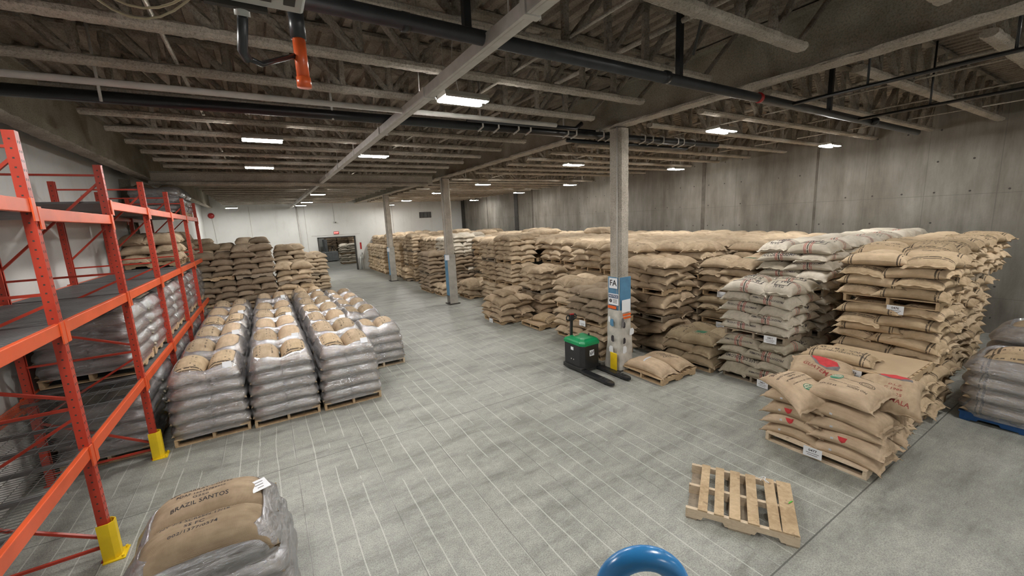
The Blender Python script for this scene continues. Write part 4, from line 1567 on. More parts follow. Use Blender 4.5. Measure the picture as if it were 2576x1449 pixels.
def emblem_round(o, x, y, rot, sc):
    decal(o, ring2(.085, .085, .02, fill=True), T2(x, y, rot, sc), 'cream', 'round_stamp', lift=0.002)
    decal(o, ring2(.085, .085, .010), T2(x, y, rot, sc), 'print_green', 'stamp_ring', lift=0.0035)
    pts = [(.075 * cos(a), .075 * sin(a)) for a in [pi + pi * k / 20 for k in range(21)]]
    decal(o, poly2(pts), T2(x, y, rot, sc), 'print_green', 'stamp_lower_half', lift=0.0035)
    decal(o, text_mesh('USDA', 0.05 * sc, bold=0.0008), T2(x, y, rot) @ Matrix.Translation((0, 0.03 * sc, 0)), 'print_green', 'lettering', lift=0.0045)
    decal(o, text_mesh('ORGANIC', 0.028 * sc, bold=0.0004), T2(x, y, rot) @ Matrix.Translation((0, -0.025 * sc, 0)), 'cream', 'lettering', lift=0.0055)


HI = {}


def hires(o, k, mat):
    """denser cloth for the few sacks that carry readable print"""
    if k not in HI:
        HI[k] = sack_mesh(100 + k, 40, 27, sag=(0.012, 0.045, 0.03, 0.02, 0.055, 0.035, 0.04, 0.015)[k], lump=(0.8, 1.4, 1.0, 1.6, 1.2, 1.8, 1.0, 1.3)[k]).mesh('burlap_sack', None, True)
    me = HI[k].copy()
    me.materials.append(MAT['sack_' + mat])
    o.data = me


def yaw_of(o):
    return o.matrix_world.to_euler().z


def world_xy(o, wx_, wy_):
    """a spot on the sack, given as a world offset from its middle, in sack space"""
    a_ = -yaw_of(o)
    return wx_ * cos(a_) - wy_ * sin(a_), wx_ * sin(a_) + wy_ * cos(a_)


def W(o, wx_, wy_, ang):
    x_, y_ = world_xy(o, wx_, wy_)
    return x_, y_, ang - yaw_of(o)


READ = -pi / 2 - 0.2     # lettering that reads along the pallet's aisle side
o = top_red['obj']
hires(o, 0, 'red')
x_, y_, a = W(o, 0.03, 0.02, READ)
emblem_mountain(o, x_, y_, a, 1.15)
x_, y_, a = W(o, -0.15, -0.05, READ)
txt(o, 'GUATEMALA', 0.082, x_, y_, a, 'ink_red')
x_, y_, a = W(o, 0.18, 0.0, READ)
txt(o, '1/0932-1', 0.05, x_, y_, a, 'ink_red')
o = top_r['obj']
hires(o, 2, 'red')
x_, y_, a = W(o, 0.20, 0.02, READ + 0.2)
emblem_mountain(o, x_, y_, a, 0.95)
for (dx, s_, sz) in ((-0.27, 'GUATEMALA', 0.066), (-0.18, 'FERR 25', 0.06), (-0.09, 'C 1989', 0.055), (-0.01, 'D.L.Z.', 0.05)):
    x_, y_, a = W(o, dx, -0.07, READ + 0.2)
    txt(o, s_, sz, x_, y_, a, 'ink_red')
o = top_l['obj']
hires(o, 6, 'red')
x_, y_, a = W(o, -0.06, -0.14, -0.3)
emblem_round(o, x_, y_, a, 0.80)
for (dy, s_, sz) in ((0.30, 'CAFE', 0.085), (0.18, 'ORGANIC SHB', 0.045), (0.12, 'G-482', 0.045), (0.06, 'REG GUATEMALA', 0.038), (-0.03, 'PRODUCT OF GUATEMALA', 0.026)):
    x_, y_, a = W(o, 0.02, dy, -0.25)
    txt(o, s_, sz, x_, y_, a + pi, 'ink_brown')
x_, y_, a = W(o, 0.06, -0.24, 0)
decal(o, ring2(.06, .05, .007), T2(x_, y_, a), 'ink_brown', 'stamp_ring')
o = top_m['obj']
hires(o, 0, 'red')
x_, y_, a = W(o, 0.0, -0.17, READ + pi)
decal(o, ring2(.078, .05, .006), T2(x_, y_, a), 'ink_brown', 'stamp_ring')
decal(o, ring2(.058, .034, .005), T2(x_, y_, a), 'ink_brown', 'stamp_ring')
txt(o, 'HTP', 0.03, x_, y_, a, 'ink_brown')
x_, y_, a = W(o, 0.05, 0.15, READ)
emblem_round(o, x_, y_, a, 0.80)
for (dx, dy, s_, sz) in ((-0.15, 0.17, '69 KG NET', 0.038), (-0.15, -0.12, 'NO HOOK', 0.042), (-0.08, 0.03, 'PRODUCT OF GUATEMALA', 0.026), (0.17, -0.05, 'CAFE ORGANICO', 0.034), (0.03, 0.0, 'ORGANIC COFFEE', 0.024)):
    x_, y_, a = W(o, dx, dy, READ + pi)
    txt(o, s_, sz, x_, y_, a, 'ink_brown')

# the rest of the nearest pile carries smaller marks on its flanks
for i, q in enumerate(SACKS[:16]):
    o = q.get('obj')
    if o is None:
        continue
    # flank that faces the aisle (-x world)
    ly = (o.matrix_world.to_3x3() @ Vector((0, 1, 0))).x
    sd = -1 if ly > 0 else 1
    if q['p'][0] < 6.1:
        if i in (5, 9, 4):
            M_ = Matrix.Translation((0.02, 0.09, 0)) @ Matrix.Diagonal((sd * -1.0, 1, 1, 1))
            decal(o, poly2([(-.05, .03), (.05, .035), (.035, -.015), (0, -.04), (-.03, -.01)]), M_, 'print_red', 'red_emblem', side=sd)
        bx = MB().box((0.12, 0.0, 0), (0.03, 0.025, 0.001))
        decal(o, bx.mesh('tab'), Matrix.Translation((0.0, 0.075, 0)), 'paper', 'paper_tab', side=sd, lift=0.006)
# striped pile: legible slogans on the cloth
ci = 0
for q in SACKS:
    o = q.get('obj')
    if o is None or q['mat'] not in ('grey', 'pale'):
        continue
    if q['p'][0] > 9.0 or q['p'][1] > 4.6:
        continue
    top_ = 'top row' in q['label']
    ci += 1
    if top_:
        a = -yaw_of(o) - pi / 2
        fr = ((-.24, -.10), (.24, -.10), (.24, .10), (-.24, .10))
        bx = MB()
        for (x0, y0), (x1, y1) in zip(fr, fr[1:] + fr[:1]):
            bx.bar((x0, y0, 0), (x1, y1, 0), 0.012, 0.001)
        decal(o, bx.mesh('frame'), T2(0, 0.04), 'ink', 'printed_frame')
        up_ = 0 if sin(yaw_of(o)) < 0 else pi
        txt(o, 'CAFE', 0.15, -0.02, 0.05, up_, 'ink', bold=0.02)
        txt(o, 'PRODUCTO DE COLOMBIA', 0.035, 0.0, -0.11 if up_ == 0 else -0.11, up_, 'ink')
        txt(o, '70 KG', 0.06, 0.27, 0.02, up_ + pi / 2, 'ink')
    else:
        ly = (o.matrix_world.to_3x3() @ Vector((0, 1, 0))).x
        if abs(ly) / o.scale.y > 0.7:
            sd = -1 if ly > 0 else 1
            tm = text_mesh(('CAFE DE COLOMBIA', 'PRODUCTO DE COLOMBIA', 'PRODUCTO DE COLOMBIA')[ci % 3], (0.075, 0.042, 0.045)[ci % 3], bold=0.001)
            M_ = Matrix.Translation((0.0, 0.115, 0)) @ (Matrix.Identity(4) if sd < 0 else Matrix.Diagonal((-1, 1, 1, 1)))
            if ci % 2:
                M_ = M_ @ Matrix.Rotation(pi, 4, 'Z')
            decal(o, tm, M_, 'ink', 'lettering', side=sd)
# green mark, black lettering on golden sacks
for q in SACKS:
    o = q.get('obj')
    if o is None:
        continue
    if 'green mark' in q['label'] and 'top row' in q['label'] and 'near aisle' in q['label']:
        a = -yaw_of(o) - pi / 2
        for k in range(4):
            decal(o, poly2([(-.10 + .015 * k, .045 - .032 * k), (.02, .075 - .034 * k), (.09, .055 - .03 * k), (.09, .035 - .03 * k), (.02, .052 - .034 * k), (-.09, .025 - .032 * k)]), T2(0.02, 0.0, a, 1.25), 'print_green', 'green_mark')
    if q['mat'] in ('gold', 'olive', 'tan') and 'top row' in q['label'] and q['p'][0] < 10.5 and q['p'][1] < 8 and q['p'][2] > 0.5:
        a = -yaw_of(o) - pi / 2
        s_ = ('1 1 1 1', '7 6 G', '69 KG', 'CAFE')[int(q['p'][0] * 7 + q['p'][1] * 5) % 4]
        txt(o, s_, 0.085, 0.04, 0.02, a, 'ink_brown', bold=0.02)
    if q['extra'] == 'tape':
        decal(o, MB().box((0.0, 0, 0), (0.035, 0.26, 0.001)).mesh('tape'), T2(0.05, 0.02, 0.15), 'paper', 'tape_strip', lift=0.004)
    if q['extra'] in ('letters',):
        for k, s_ in enumerate(('CAFE', 'VERDE', 'LAVADO')):
            txt(o, s_, 0.07, 0.1 - 0.12 * k, 0.05, -yaw_of(o) - 0.9, 'ink_brown', bold=0.02)
    if q['extra'] == 'flat':
        for k in range(3):
            txt(o, ('CAFE', 'M 1', '69')[k], 0.075, -0.2 + 0.2 * k, 0.03, pi if sin(yaw_of(o)) > 0 else 0, 'ink_brown', bold=0.02)
        txt(o, 'CAFE DE GUATEMALA  CAFE DE GUATEMALA', 0.035, 0.0, 0.14 if sin(yaw_of(o)) > 0 else -0.14, pi if sin(yaw_of(o)) > 0 else 0, 'ink')

# cardboard sheets
tag(MB().box((7.33, 2.17, 0.934), (1.0, 1.08, 0.006)).build('cardboard_sheet', 'cardboard'), 'bare brown cardboard sheet covering the pallet beside the nearest pile', 'cardboard')
tag(MB().box((6.93, 9.75, 0.138), (0.96, 0.94, 0.012)).build('cardboard_sheet', 'cardboard'), 'brown cardboard sheet under the lone sack', 'cardboard')

# ------------------------------------------------------------------ paper tags
for i, (c, lb, num) in enumerate((((5.615, 2.11, 0.10), 'white paper tag on the nearest pallet', '0477'), ((7.325, 3.60, 0.07), 'white paper tag on the floor pallet of the striped pile', '0451'),
                                  ((7.325, 3.52, 0.92), 'white paper tag on the raised pallet of the striped pile', '0451'), ((7.95, 2.10, 1.60), 'white paper tag on the high pallet of the golden pile', '0476'),
                                  ((6.765, 2.15, 0.86), 'white paper tag below the cardboard sheet', '0476'), ((5.985, 6.9, 0.78), 'white paper tag on the raised pallet behind the pallet jack', ''),
                                  ((5.845, 11.1, 0.06), 'white paper tag on the pallet of the low loose pile', ''), ((8.42, 5.1, 1.36), 'white paper tag on the high pallet behind the green marked pile', ''),
                                  ((8.42, 5.1, 0.67), 'white paper tag on the second pallet behind the green marked pile', ''))):
    t = empty('paper_tag', c, -pi / 2 + random.Random(i).uniform(-.12, .12), lb, 'tag', 'paper tags on the pallets')
    MB().box((0, -0.004, 0), (0.20, 0.002, 0.13)).build('sheet', 'paper', t)
    if num:
        flat_text(t, num, 0.045, Matrix.Translation((0, -0.0062, 0.025)) @ Matrix.Rotation(pi / 2, 4, 'X'), 'ink', bold=0.0006)
    for k in range(2 if num else 3):
        MB().box((0, -0.0056, -0.01 - 0.025 * k), (0.14 - 0.03 * k, 0.001, 0.007)).build('text_line', 'print_grey', t)

# ------------------------------------------------------------------ stretch wrapped pallet loads
TL = 0.19


def film_mesh(wx, wy, ztop, seed, taper=0.0, opening=False):
    r = random.Random(seed)
    N, m = 96, MB()
    a, b_ = wx / 2 + 0.018, wy / 2 + 0.018
    nl = int(round((ztop - 0.13) / TL))
    ph = [r.uniform(0, 6.28) for _ in range(10)]
    rings = []
    zs = [0.10 + (ztop - TL * 0.5 - 0.10) * i / 56 for i in range(57)]

    def xy(th, f):
        c, s_ = cos(th), sin(th)
        e = 0.30
        return a * f * math.copysign(abs(c) ** e, c), b_ * f * math.copysign(abs(s_) ** e, s_)
    for z_ in zs:
        ring = []
        ly = ((z_ - 0.13) / TL) % 1.0
        bul = sin(pi * max(0, ly)) if z_ > 0.13 else 0
        for k in range(N):
            th = 2 * pi * k / N
            w_ = 0.5 * sin(5 * th + z_ * 9 + ph[0]) + 0.5 * sin(11 * th - z_ * 14 + ph[1]) + 0.4 * sin(3 * th + z_ * 23 + ph[2])
            w2 = sin(z_ * 61 + 3.0 * sin(2 * th + ph[5]) + 1.5 * sin(5 * th + ph[6])) * (0.5 + 0.5 * sin(3 * th + z_ * 6 + ph[7]))
            w3 = sin(z_ * 117 + 4.0 * sin(3 * th + ph[8]) + 7 * th) * (0.5 + 0.5 * sin(4 * th - z_ * 9 + ph[9]))
            f = 1.0 + 0.075 * (bul - 0.45) + 0.012 * w_ + 0.0085 * w2 + 0.004 * w3 + (0.02 if z_ < 0.14 else 0)
            x_, y_ = xy(th, f)
            if abs(sin(th)) > abs(cos(th)):
                y_ *= 1 - 0.05 * math.exp(-(x_ / 0.07) ** 2) * bul
            tp = 1 - taper * max(0, (z_ / ztop)) ** 2.5
            ring.append((x_ * tp + taper * 0.35 * (1 - tp), y_ * tp, z_ + 0.01 * sin(4 * th + ph[3])))
        rings.append(ring)
    base = ztop - TL
    tpt = 1 - taper
    fr_ = (0.985, 0.96, 0.93, 0.90, 0.865) + (() if opening else (0.82, 0.77))
    for f in fr_ + (fr_[-1] - 0.012,):
        ring = []
        for k in range(N):
            th = 2 * pi * k / N
            x_, y_ = xy(th, f)
            u = min(0.999, abs(y_) / b_)
            v = (abs(x_) - a / 2) / (a / 2)
            if v < 0:
                v *= 0.86
            pr = max(0.0, 1 - abs(u) ** 3.4) ** 0.85 * max(0.0, 1 - abs(min(.999, max(-.999, v))) ** 2.8) ** 0.85
            ring.append((x_ * tpt, y_ * tpt, base + TL * (0.74 + 1.04 * pr) + (0.014 + 0.006 * sin(7 * th + ph[4]) if f >= fr_[-1] else -0.05)))
        rings.append(ring)
    for ring in rings:
        m.v += ring
    for i in range(len(rings) - 1):
        for k in range(N):
            p, q = i * N + k, i * N + (k + 1) % N
            m.f.append((p, q, q + N, p + N))
    return m.mesh('stretch_film', 'film', True)


FILM = {}


def wrapped(x0, y0, wx, wy, ztop, label, group, seed=0, z0=0.0, mats=('tan', 'red'), tag_at=None, wood='wood', rz=0.0, rows=None, taper=0.0):
    t = empty('wrapped_pallet_load', (x0 + wx / 2, y0 + wy / 2, z0), rz, label, 'wrapped pallet load', group)
    put_pallet(0, 0, 0, wx * 0.98, wy * 0.98, matn=wood, seed=seed % 4, parent=t, turned=False)
    nl = int(round((ztop - 0.13) / TL))
    ztop = 0.13 + nl * TL
    r = random.Random(seed + 900)
    for li in range(nl):
        if rows is not None and li < nl - rows:
            continue
        for s_ in (-1, 1):
            k = [0, 3, 7, 6][r.randrange(4)]
            mt = mats[r.randrange(len(mats))] if li == nl - 1 else mats[0]
            tp = 1 - taper * ((0.13 + (li + 0.6) * TL) / ztop) ** 2.5
            top_ = li == nl - 1
            o = link('burlap_sack', wrap_sack(k + (50 if top_ else 0), mt), t, (s_ * wx / 4 * tp + r.uniform(-.006, .006), 0, 0.13 + li * TL), (0, 0, pi / 2 if r.random() < .5 else -pi / 2),
                     (wy * 0.97 * tp / 0.74, wx * 0.525 * tp / 0.50, TL * (1.78 if top_ else 1.15) / 0.2))
    key = (round(wx, 2), round(wy, 2), nl, seed % 6, taper)
    if key not in FILM:
        FILM[key] = film_mesh(wx, wy, ztop, seed % 3 + 40, taper, seed % 2 == 0)
    link('stretch_film', FILM[key], t)
    if tag_at:
        (dx, dy, dz, tilt) = tag_at
        MB().box((0, 0, 0), (0.12, 0.10, 0.003), Matrix.Rotation(tilt, 3, 'X')).build('paper_label', 'paper', t, loc=(dx, dy, dz))
    return t


wn = 0
for (nm, k, x_, y_, w_, d_, zt_) in WRAPS:
    pos = 'nearest' if k == 0 else ORD[k] + ' from the front'
    wrapped(x_, y_, w_, d_, zt_, 'shrink wrapped sack load, %s of the %s file from the rack' % (pos, nm), 'stretch wrapped sack loads on the floor', seed=wn * 5 + k,
            mats=('tan', 'red') if wn % 3 else ('tan', 'gold'), tag_at=(0.30, -0.45, zt_ - 0.01, 0.95) if (k + wn) % 4 == 0 else None, wood=['wood', 'wood_pale', 'wood_grey'][wn % 3],
            rows=None if k < 2 else 3, taper=(0.12, 0.15, 0.10)[(wn + k) % 3])
    wn += 1
# in the rack
for li, z_, lw in ((0, 0.0, 'on the floor under the rack'), (1, 1.24, 'on the first shelf of the rack')):
    for k, y_ in enumerate((7.62, 8.72, 9.8, 10.82, 11.95, 12.95, 14.1, 15.1)):
        wrapped(-2.79, y_, 1.02, 1.0, 0.97 if li else 0.95, 'shrink wrapped sack load %s, %s from the viewer' % (lw, 'nearest' if k == 0 else ORD[k]), 'stretch wrapped sack loads in the rack',
                seed=30 + k + li * 9, z0=z_, mats=('dark', 'plain') if k < 1 else ('grey', 'pale'), tag_at=None)
for k, y_ in enumerate((14.0, 15.05)):
    wrapped(-2.79, y_, 1.02, 1.0, 0.75, 'dark shrink wrapped load on the top shelf at the rack end, %s' % ('nearer', 'farther')[k], 'stretch wrapped sack loads in the rack', seed=60 + k, z0=3.69, mats=('dark', 'dark'))
# at the right edge on a blue pallet
wrapped(8.43, 0.15, 1.06, 1.25, 0.92, 'shrink wrapped sack load on a blue pallet right of the golden piles', 'stretch wrapped loads on the right', seed=70, mats=('gold', 'gold'), tag_at=(-0.25, 0.35, 0.93, 0.1), wood='blue_pallet')
wrapped(9.75, 0.15, 1.06, 1.25, 1.11, 'taller shrink wrapped sack load behind the one on the blue pallet', 'stretch wrapped loads on the right', seed=71, mats=('tan', 'tan'), tag_at=(-0.3, 0.3, 1.12, 0.1))

# foreground load with the printed bag
fg = wrapped(-1.20, 3.30, 1.06, 1.10, 0.9, 'shrink wrapped sack load with readable lettering, alone in the foreground by the rack', None, seed=80, mats=('plain', 'plain'), rz=pi / 2, taper=0.22)
# its two top sacks lie side by side across the aisle and carry the lettering, read from the viewer's side
fg_top = sorted((o for o in fg.children if o.name.startswith('burlap_sack')), key=lambda o: -o.location.z)[:2]
bpy.context.view_layer.update()
fg_top.sort(key=lambda o: -(o.matrix_world.translation.y))
for o, lines in zip(fg_top, ((('SEA GARRAT COFFEE', 0.044, 0.08), ('PDAF 16635789956', 0.040, 0.02), ('G250', 0.048, -0.04), ('BRAZIL SANTOS', 0.052, -0.11)),
                             (('GREEN COFFEE NATURAL', 0.044, 0.14), ('NY 2/3 SCREEN 17/18', 0.045, 0.075), ('SS FC', 0.052, 0.01), ('002/1377/0574', 0.048, -0.06)))):
    hires(o, 0, 'plain')
    for (s_, sz, dy) in lines:
        x_, y_, a = W(o, -0.05, dy, 0.0)
        txt(o, s_, sz, x_, y_, a, 'ink')
t = empty('paper_label', (0.16, -0.36, 0.97), pi / 2, None, None)
t.parent = fg
t.rotation_euler = (0.35, 0.1, pi / 2 + 0.5 - pi)
MB().box((0, 0, 0), (0.15, 0.12, 0.003)).build('sheet', 'paper', t)
for k in range(3):
    MB().box((0, 0.03 - 0.03 * k, 0.0022), (0.09 - 0.02 * k, 0.007, 0.0008)).build('text_line', 'print_grey', t)

# ------------------------------------------------------------------ electric pallet jack
J = empty('pallet_jack', (5.48, 6.32, 0), label='green and black electric pallet jack parked left of the nearest column', cat='pallet jack')
m = MB()
m.prism([(-.27, .32), (.27, .32), (.27, -.20), (.20, -.30), (-.20, -.30), (-.27, -.20)], 0.09, 0.60)
m.build('battery_housing', 'blackplastic', J, bevel=0.012)
m = MB()
secs = [(0.0, 1.04, 0.60), (0.0, 1.05, 0.66), (0.0, 0.96, 0.70), (0.0, 0.72, 0.735), (0.0, 0.45, 0.745)]
pl = [(-.27, .32), (.27, .32), (.27, -.20), (.20, -.30), (-.20, -.30), (-.27, -.20)]
for (_, f, z_) in secs:
    m.v += [(x_ * f, y_ * f, z_) for x_, y_ in pl]
for i in range(len(secs) - 1):
    for k in range(6):
        m.f.append((i * 6 + k, i * 6 + (k + 1) % 6, (i + 1) * 6 + (k + 1) % 6, (i + 1) * 6 + k))
m.f.append(tuple(range(24, 30)))
m.f.append(tuple(reversed(range(6))))
m.build('top_cover', 'green', J, bevel=0.01)
MB().box((-0.08, 0.12, 0.757), (0.13, 0.05, 0.03)).build('display', 'hose_rim', J)
MB().tube([(0.14, -0.05, 0.73), (0.14, -0.05, 0.79)], 0.02, 10).build('emergency_knob', 'rubber', J, smooth=True)
# lower skirt and drive bumper
m = MB()
m.prism([(-.29, .36), (.29, .36), (.31, .15), (.29, -.28), (-.29, -.28), (-.31, .15)], 0.03, 0.12)
m.build('skirt', 'rubber', J, bevel=0.01)
for sx in (-0.235, 0.235):
    f = MB()
    # fork: wide channel with tapered tip, raised pads
    f.prism([(sx - .08, -.28), (sx + .08, -.28), (sx + .08, -1.05), (sx + .055, -1.16), (sx + .02, -1.20), (sx - .02, -1.20), (sx - .055, -1.16), (sx - .08, -1.05)], 0.035, 0.085)
    fo = f.build('fork', 'black', J, bevel=0.006)
    for k in range(3):
        MB().box((sx, -0.86 - 0.085 * k, 0.088), (0.10 - 0.01 * k, 0.05, 0.008)).build('fork_pad', 'rubber', fo)
    MB().tube([(sx - 0.05, -0.98, 0.03), (sx + 0.05, -0.98, 0.03)], 0.03, 12).build('load_roller', 'rubber', fo, smooth=True)
MB().tube([(-0.06, 0.42, 0.09), (0.06, 0.42, 0.09)], 0.09, 18).build('drive_wheel', 'rubber', J, smooth=True)
m = MB()
m.box((0, 0.40, 0.24), (0.2, 0.12, 0.26))
m.build('drive_head', 'blackplastic', J, bevel=0.01)
MB().bar((0, 0.42, 0.34), (-0.02, 0.36, 1.06), 0.05, 0.05, up=(1, 0, 0)).build('tiller_arm', 'blackplastic', J)
h_ = MB().box((-0.02, 0.36, 1.10), (0.12, 0.08, 0.14)).build('tiller_head', 'blackplastic', J, bevel=0.015)
for sx in (-1, 1):
    MB().tube([(-0.02 + sx * 0.05, 0.36, 1.15), (-0.02 + sx * 0.11, 0.36, 1.17), (-0.02 + sx * 0.145, 0.36, 1.13), (-0.02 + sx * 0.14, 0.36, 1.07), (-0.02 + sx * 0.05, 0.36, 1.04)], 0.016, 8).build('grip_loop', 'rubber', h_, smooth=True)
MB().box((-0.02, 0.34, 1.185), (0.10, 0.05, 0.03)).build('reverse_button', 'alarm', h_, bevel=0.008)
# pale stickers on the housing
for (p0, sz) in (((0.0, -0.3015, 0.43), (0.13, 0.002, 0.13)), ((-0.2715, 0.05, 0.50), (0.002, 0.09, 0.07))):
    st_ = MB().box(p0, sz).build('sticker', 'paper', J)
for dx in (-0.035, 0.0, 0.04):
    MB().box((dx, -0.3030, 0.43 + dx * 0.4), (0.018, 0.001, 0.07), Matrix.Rotation(dx * 9, 3, 'Y')).build('sticker_mark', 'ink', J)
for yy in (0.0, 0.08):
    MB().tube([(-0.272, yy, 0.26), (-0.277, yy, 0.26)], 0.014, 10).build('stud', 'galv', J)

J.scale = (0.93, 0.93, 0.95)

# ------------------------------------------------------------------ the empty pallet in the open
E_ = empty('empty_wooden_pallet', (4.07, 2.17, 0), math.atan2(-0.86, 0.51), 'empty worn wooden pallet lying askew on the bare floor', 'pallet')
Lp, Wp = 1.0, 0.86
for xx_, ww in ((-0.34, .09), (-0.19, .09), (-0.04, .10), (0.12, .10), (0.30, .10), (0.435, .135)):
    MB().box((xx_, 0, 0.127), (ww, Wp, 0.016), Matrix.Rotation(random.Random(int(xx_ * 100)).uniform(-.02, .02), 3, 'Z')).build('deck_board', 'wood', E_, bevel=0.002)
for yy in (-Wp / 2 + 0.02, 0, Wp / 2 - 0.02):
    m = MB()
    q = Lp / 2
    z0, z1, n0 = 0.016, 0.119, 0.055
    m.prism([(-q, z0), (-q + .15, z0), (-q + .17, n0), (-q + .35, n0), (-q + .37, z0), (q - .37, z0), (q - .35, n0), (q - .17, n0), (q - .15, z0), (q, z0), (q, z1), (-q, z1)], yy - 0.02, yy + 0.02, 'y')
    m.build('stringer', 'wood_pale', E_)
for xx_ in (-0.44, -0.05, 0.05, 0.44):
    MB().box((xx_, 0, 0.008), (0.10, Wp, 0.016)).build('bottom_board', 'wood_grey', E_)
tag(MB().prism([(-.03, 0), (0, .008), (.04, .003), (.045, -.008), (0, -.006)], 0, 0.006).build('plastic_scrap', 'leaf', loc=(4.36, 1.80, 0.136)), 'green plastic scrap on the empty pallet', 'scrap')
m = MB()
r = random.Random(3)
for k in range(7):
    a0 = r.uniform(0, 6.28)
    m.tube([(0.0, 0.0, 0.0), (0.03 * cos(a0), 0.03 * sin(a0), 0.02), (0.06 * cos(a0 + .5), 0.06 * sin(a0 + .5), 0.004)], 0.003, 4)
tag(m.build('torn_wrap_scrap', 'paper', loc=(4.53, 2.14, 0.137)), 'torn scrap of clear wrap on the corner of the empty pallet', 'scrap')

# ------------------------------------------------------------------ blue handrail loop at the viewer's platform
m = MB()
pts = []
c = Vector((0.567, 0.484, 2.446))
ux = Vector((cos(-0.55), sin(-0.55), 0))
R_ = 0.074
pts.append(c - ux * R_ + Vector((0, 0, -2.45)))
pts.append(c - ux * R_ + Vector((0, 0, -0.4)))
for k in range(19):
    a = pi - pi * k / 18
    pts.append(c + ux * (R_ * cos(a)) + Vector((0, 0, R_ * sin(a))))
pts.append(c + ux * R_ + Vector((0, 0, -0.4)))
pts.append(c + ux * R_ + Vector((0, 0, -2.45)))
m.tube(pts, 0.0225, 20)
tag(m.build('handrail_loop', 'blue', smooth=True), 'glossy blue tubular handrail end right in front of the viewer', 'handrail')

# ------------------------------------------------------------------ heater and vent by the roof, top of view
t = empty('unit_heater', (0.05, 2.10, 4.285), label='pale grey unit heater with slots hung overhead by the thick black pipe', cat='heater')
MB().box((0, 0, 0.3), (0.54, 0.8, 0.6)).build('casing', 'unit', t, bevel=0.015)
for k in range(5):
    MB().box((-0.2 + 0.1 * k, 0.22, -0.002), (0.05, 0.2, 0.006)).build('slot', 'dark', t, bevel=0.002)
MB().box((-0.02, 0.42, 0.03), (0.26, 0.03, 0.09)).build('bracket', 'dark', t)
m = MB().tube([(0.0, 0.44, 0.02), (0.0, 0.46, -0.03)], 0.035, 12)
m.build('inlet_collar', 'unit', t, smooth=True)
MB().tube([(0.0, 0.46, -0.03), (-0.02, 0.56, -0.16), (0.0, 0.60, -0.185)], 0.024, 12).build('elbow_pipe', 'pipe_grey', t, smooth=True)
MB().tube([(-0.01, 0.58, -0.18), (0.06, 0.66, -0.18), (0.25, 0.80, -0.06)], 0.015, 10).build('link_pipe', 'black', t, smooth=True)
for k in range(3):
    MB().tube([(-0.10 - 0.8 * q_ / 14, 0.40 + 0.25 * q_ / 14, 0.10 + 0.5 * (q_ / 14) ** 2 - (0.20 + 0.05 * k) * sin(pi * q_ / 14)) for q_ in range(15)], 0.005, 6).build('loose_cable', 'hose_rim', t, smooth=True)
t = empty('drop_pipe', (0.33, 2.9, 4.06), label='black hanging pipe with a bright orange red capped end', cat='pipe')
MB().tube([(0, 0, 0.42), (0, 0, 1.5)], 0.036, 16).build('ribbed_hose', 'black', t, smooth=True)
MB().tube([(0, 0, 0.26), (0, 0, 0.44)], 0.043, 16).build('coupling', 'pipe_grey', t, smooth=True)
MB().tube([(0, 0, 0.03), (0, 0, 0.27)], 0.036, 18).build('red_tube', 'red_pipe', t, smooth=True)
MB().tube([(0, 0, -0.01), (0, 0, 0.045)], 0.041, 18).build('end_cap', 'red_pipe', t, smooth=True)
m = MB()
m.tube([(3.0, 2.05, 5.35), (3.5, 2.3, 5.3), (3.85, 2.62, 5.1), (4.1, 2.9, 4.82)], 0.014, 8)
tag(m.build('black_cable', 'rubber', smooth=True), 'slack black cable looping between the roof joists above the thick pipe', 'cable')

# ------------------------------------------------------------------ on the far wall
t = empty('exit_sign', (4.53, YF - 0.05, 2.80), label='red lit exit sign above the doorway', cat='exit sign')
MB().box((0, 0.02, 0), (0.34, 0.05, 0.2)).build('housing', 'exit_dark', t)
flat_text(t, 'EXIT', 0.15, Matrix.Translation((0, -0.012, 0)) @ Matrix.Rotation(pi / 2, 4, 'X'), 'exit', bold=0.004)
t = empty('security_camera', (4.50, YF - 0.06, 3.55), label='small white camera with conduit above the exit sign', cat='camera')
MB().box((0, 0, 0), (0.14, 0.12, 0.10)).build('housing', 'unit', t, bevel=0.01)
MB().tube([(0.03, -0.07, -0.01), (0.03, -0.10, -0.02)], 0.035, 12).build('lens', 'rubber', t)
MB().tube([(0, 0.03, 0.05), (-0.03, 0.03, 1.9)], 0.012, 6).build('conduit', 'pipe_white', t)
t = empty('alarm_bell', (-2.62, YF - 0.06, 4.25), label='dark red alarm bell high on the far wall', cat='alarm bell')
MB().tube([(0, 0.05, 0), (0, 0.0, 0), (0, -0.05, 0)], [0.17, 0.17, 0.10], 24).build('gong', 'alarm', t, smooth=True)
MB().tube([(0.02, 0.04, -0.15), (0.12, 0.04, -2.6)], 0.01, 6).build('conduit', 'column_grey', t)
t = empty('wall_vent', (11.3, YF - 0.02, 3.85), label='dark louvred vent in the far wall', cat='vent')
MB().box((0, 0.01, 0), (0.98, 0.03, 0.46)).build('frame', 'dark', t)
for k in range(3):
    MB().box((-0.3 + 0.3 * k, -0.012, 0), (0.25, 0.012, 0.38)).build('louvre', 'dark_glass', t)
t = empty('valve_pipe', (2.2, YF - 0.1, 0), label='white riser pipe bending to a dark valve cluster left of the doorway', cat='pipe')
MB().tube([(-0.05, 0, 5.4), (0.0, 0, 2.05), (-0.03, 0, 1.93), (-0.14, 0, 1.88), (-0.42, 0, 1.9)], 0.05, 12).build('riser', 'pipe_white', t, smooth=True)
v_ = MB().box((-0.6, -0.05, 1.95), (0.3, 0.18, 0.28)).build('valve_body', 'dark', t, bevel=0.02)
for k in range(3):
    MB().tube([(-0.72 + 0.13 * k, -0.1, 2.0), (-0.72 + 0.13 * k, -0.22, 2.05)], 0.05, 10).build('hand_wheel', 'alarm', t)
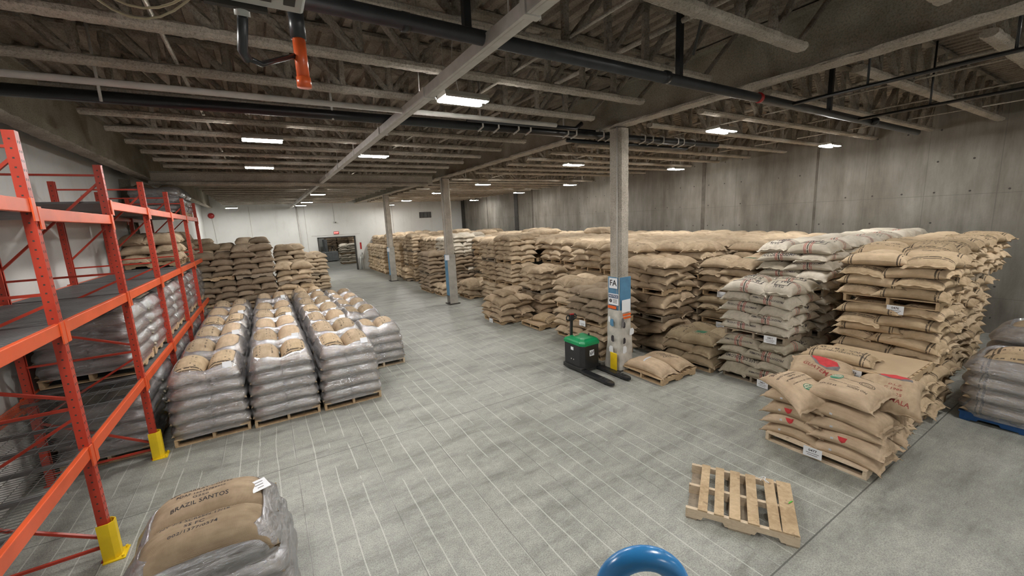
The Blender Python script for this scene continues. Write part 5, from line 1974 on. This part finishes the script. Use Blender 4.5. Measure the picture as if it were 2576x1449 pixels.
t = empty('switch_box', (6.15, YF - 0.06, 0.95), label='pale control box with conduit right of the doorway', cat='switch box')
MB().box((0, 0, 0), (0.2, 0.1, 0.3)).build('box', 'unit', t, bevel=0.01)
MB().tube([(0, 0, -0.15), (0.02, 0, -0.93)], 0.02, 8).build('conduit', 'pipe_white', t)
MB().tube([(0, 0, 0.15), (0, 0, 0.3)], 0.02, 8).build('knob', 'rubber', t)
tag(MB().box((6.12, YF - 0.01, 1.75), (0.12, 0.01, 0.5)).build('notice_strip', 'alarm'), 'faded pink notice beside the doorway', 'sign')
bpy.data.objects['notice_strip'].scale = (1, 1, 1)
tag(MB().tube([(5.98, YF - 0.14, 0), (5.98, YF - 0.14, 0.95)], 0.055, 12).build('guard_post', 'unit', smooth=True), 'white guard post at the right foot of the doorway', 'post')

# grey reach truck and post in the next room
t = empty('reach_truck', (5.0, 42.0, 0), 0.3, 'grey reach truck parked in the room through the doorway', 'forklift')
MB().box((0.2, 0, 0.5), (1.3, 0.9, 0.9)).build('body', 'truck_grey', t, bevel=0.06)
MB().box((-0.1, 0.1, 1.35), (0.25, 0.5, 1.5)).build('mast', 'truck_grey', t, bevel=0.02)
for sx in (-1, 1):
    MB().tube([(0.1 + sx * 0.1, -0.3, 0.9), (0.2 + sx * 0.2, -0.3, 1.45), (0.5, -0.2 + sx * 0.2, 1.45), (0.85, sx * 0.3, 0.9)], 0.03, 8).build('guard_bar', 'black', t, smooth=True)
for sy in (-0.35, 0.35):
    MB().tube([(0.55, sy - 0.05, 0.12), (0.55, sy + 0.05, 0.12)], 0.12, 16).build('wheel', 'rubber', t, smooth=True)
tag(MB().box((4.75, 44.0, 2.7), (0.55, 0.4, 5.4)).build('building_column', 'unit'), 'pale column behind the reach truck in the next room', 'column')
# leaning timber at the right edge
m = MB()
m.bar((10.9, 1.55, 0.0), (11.4, 0.75, 2.0), 0.09, 0.04)
tag(m.build('timber_board', 'wood_grey'), 'dark timber board leaning behind the wrapped loads at the right', 'board')
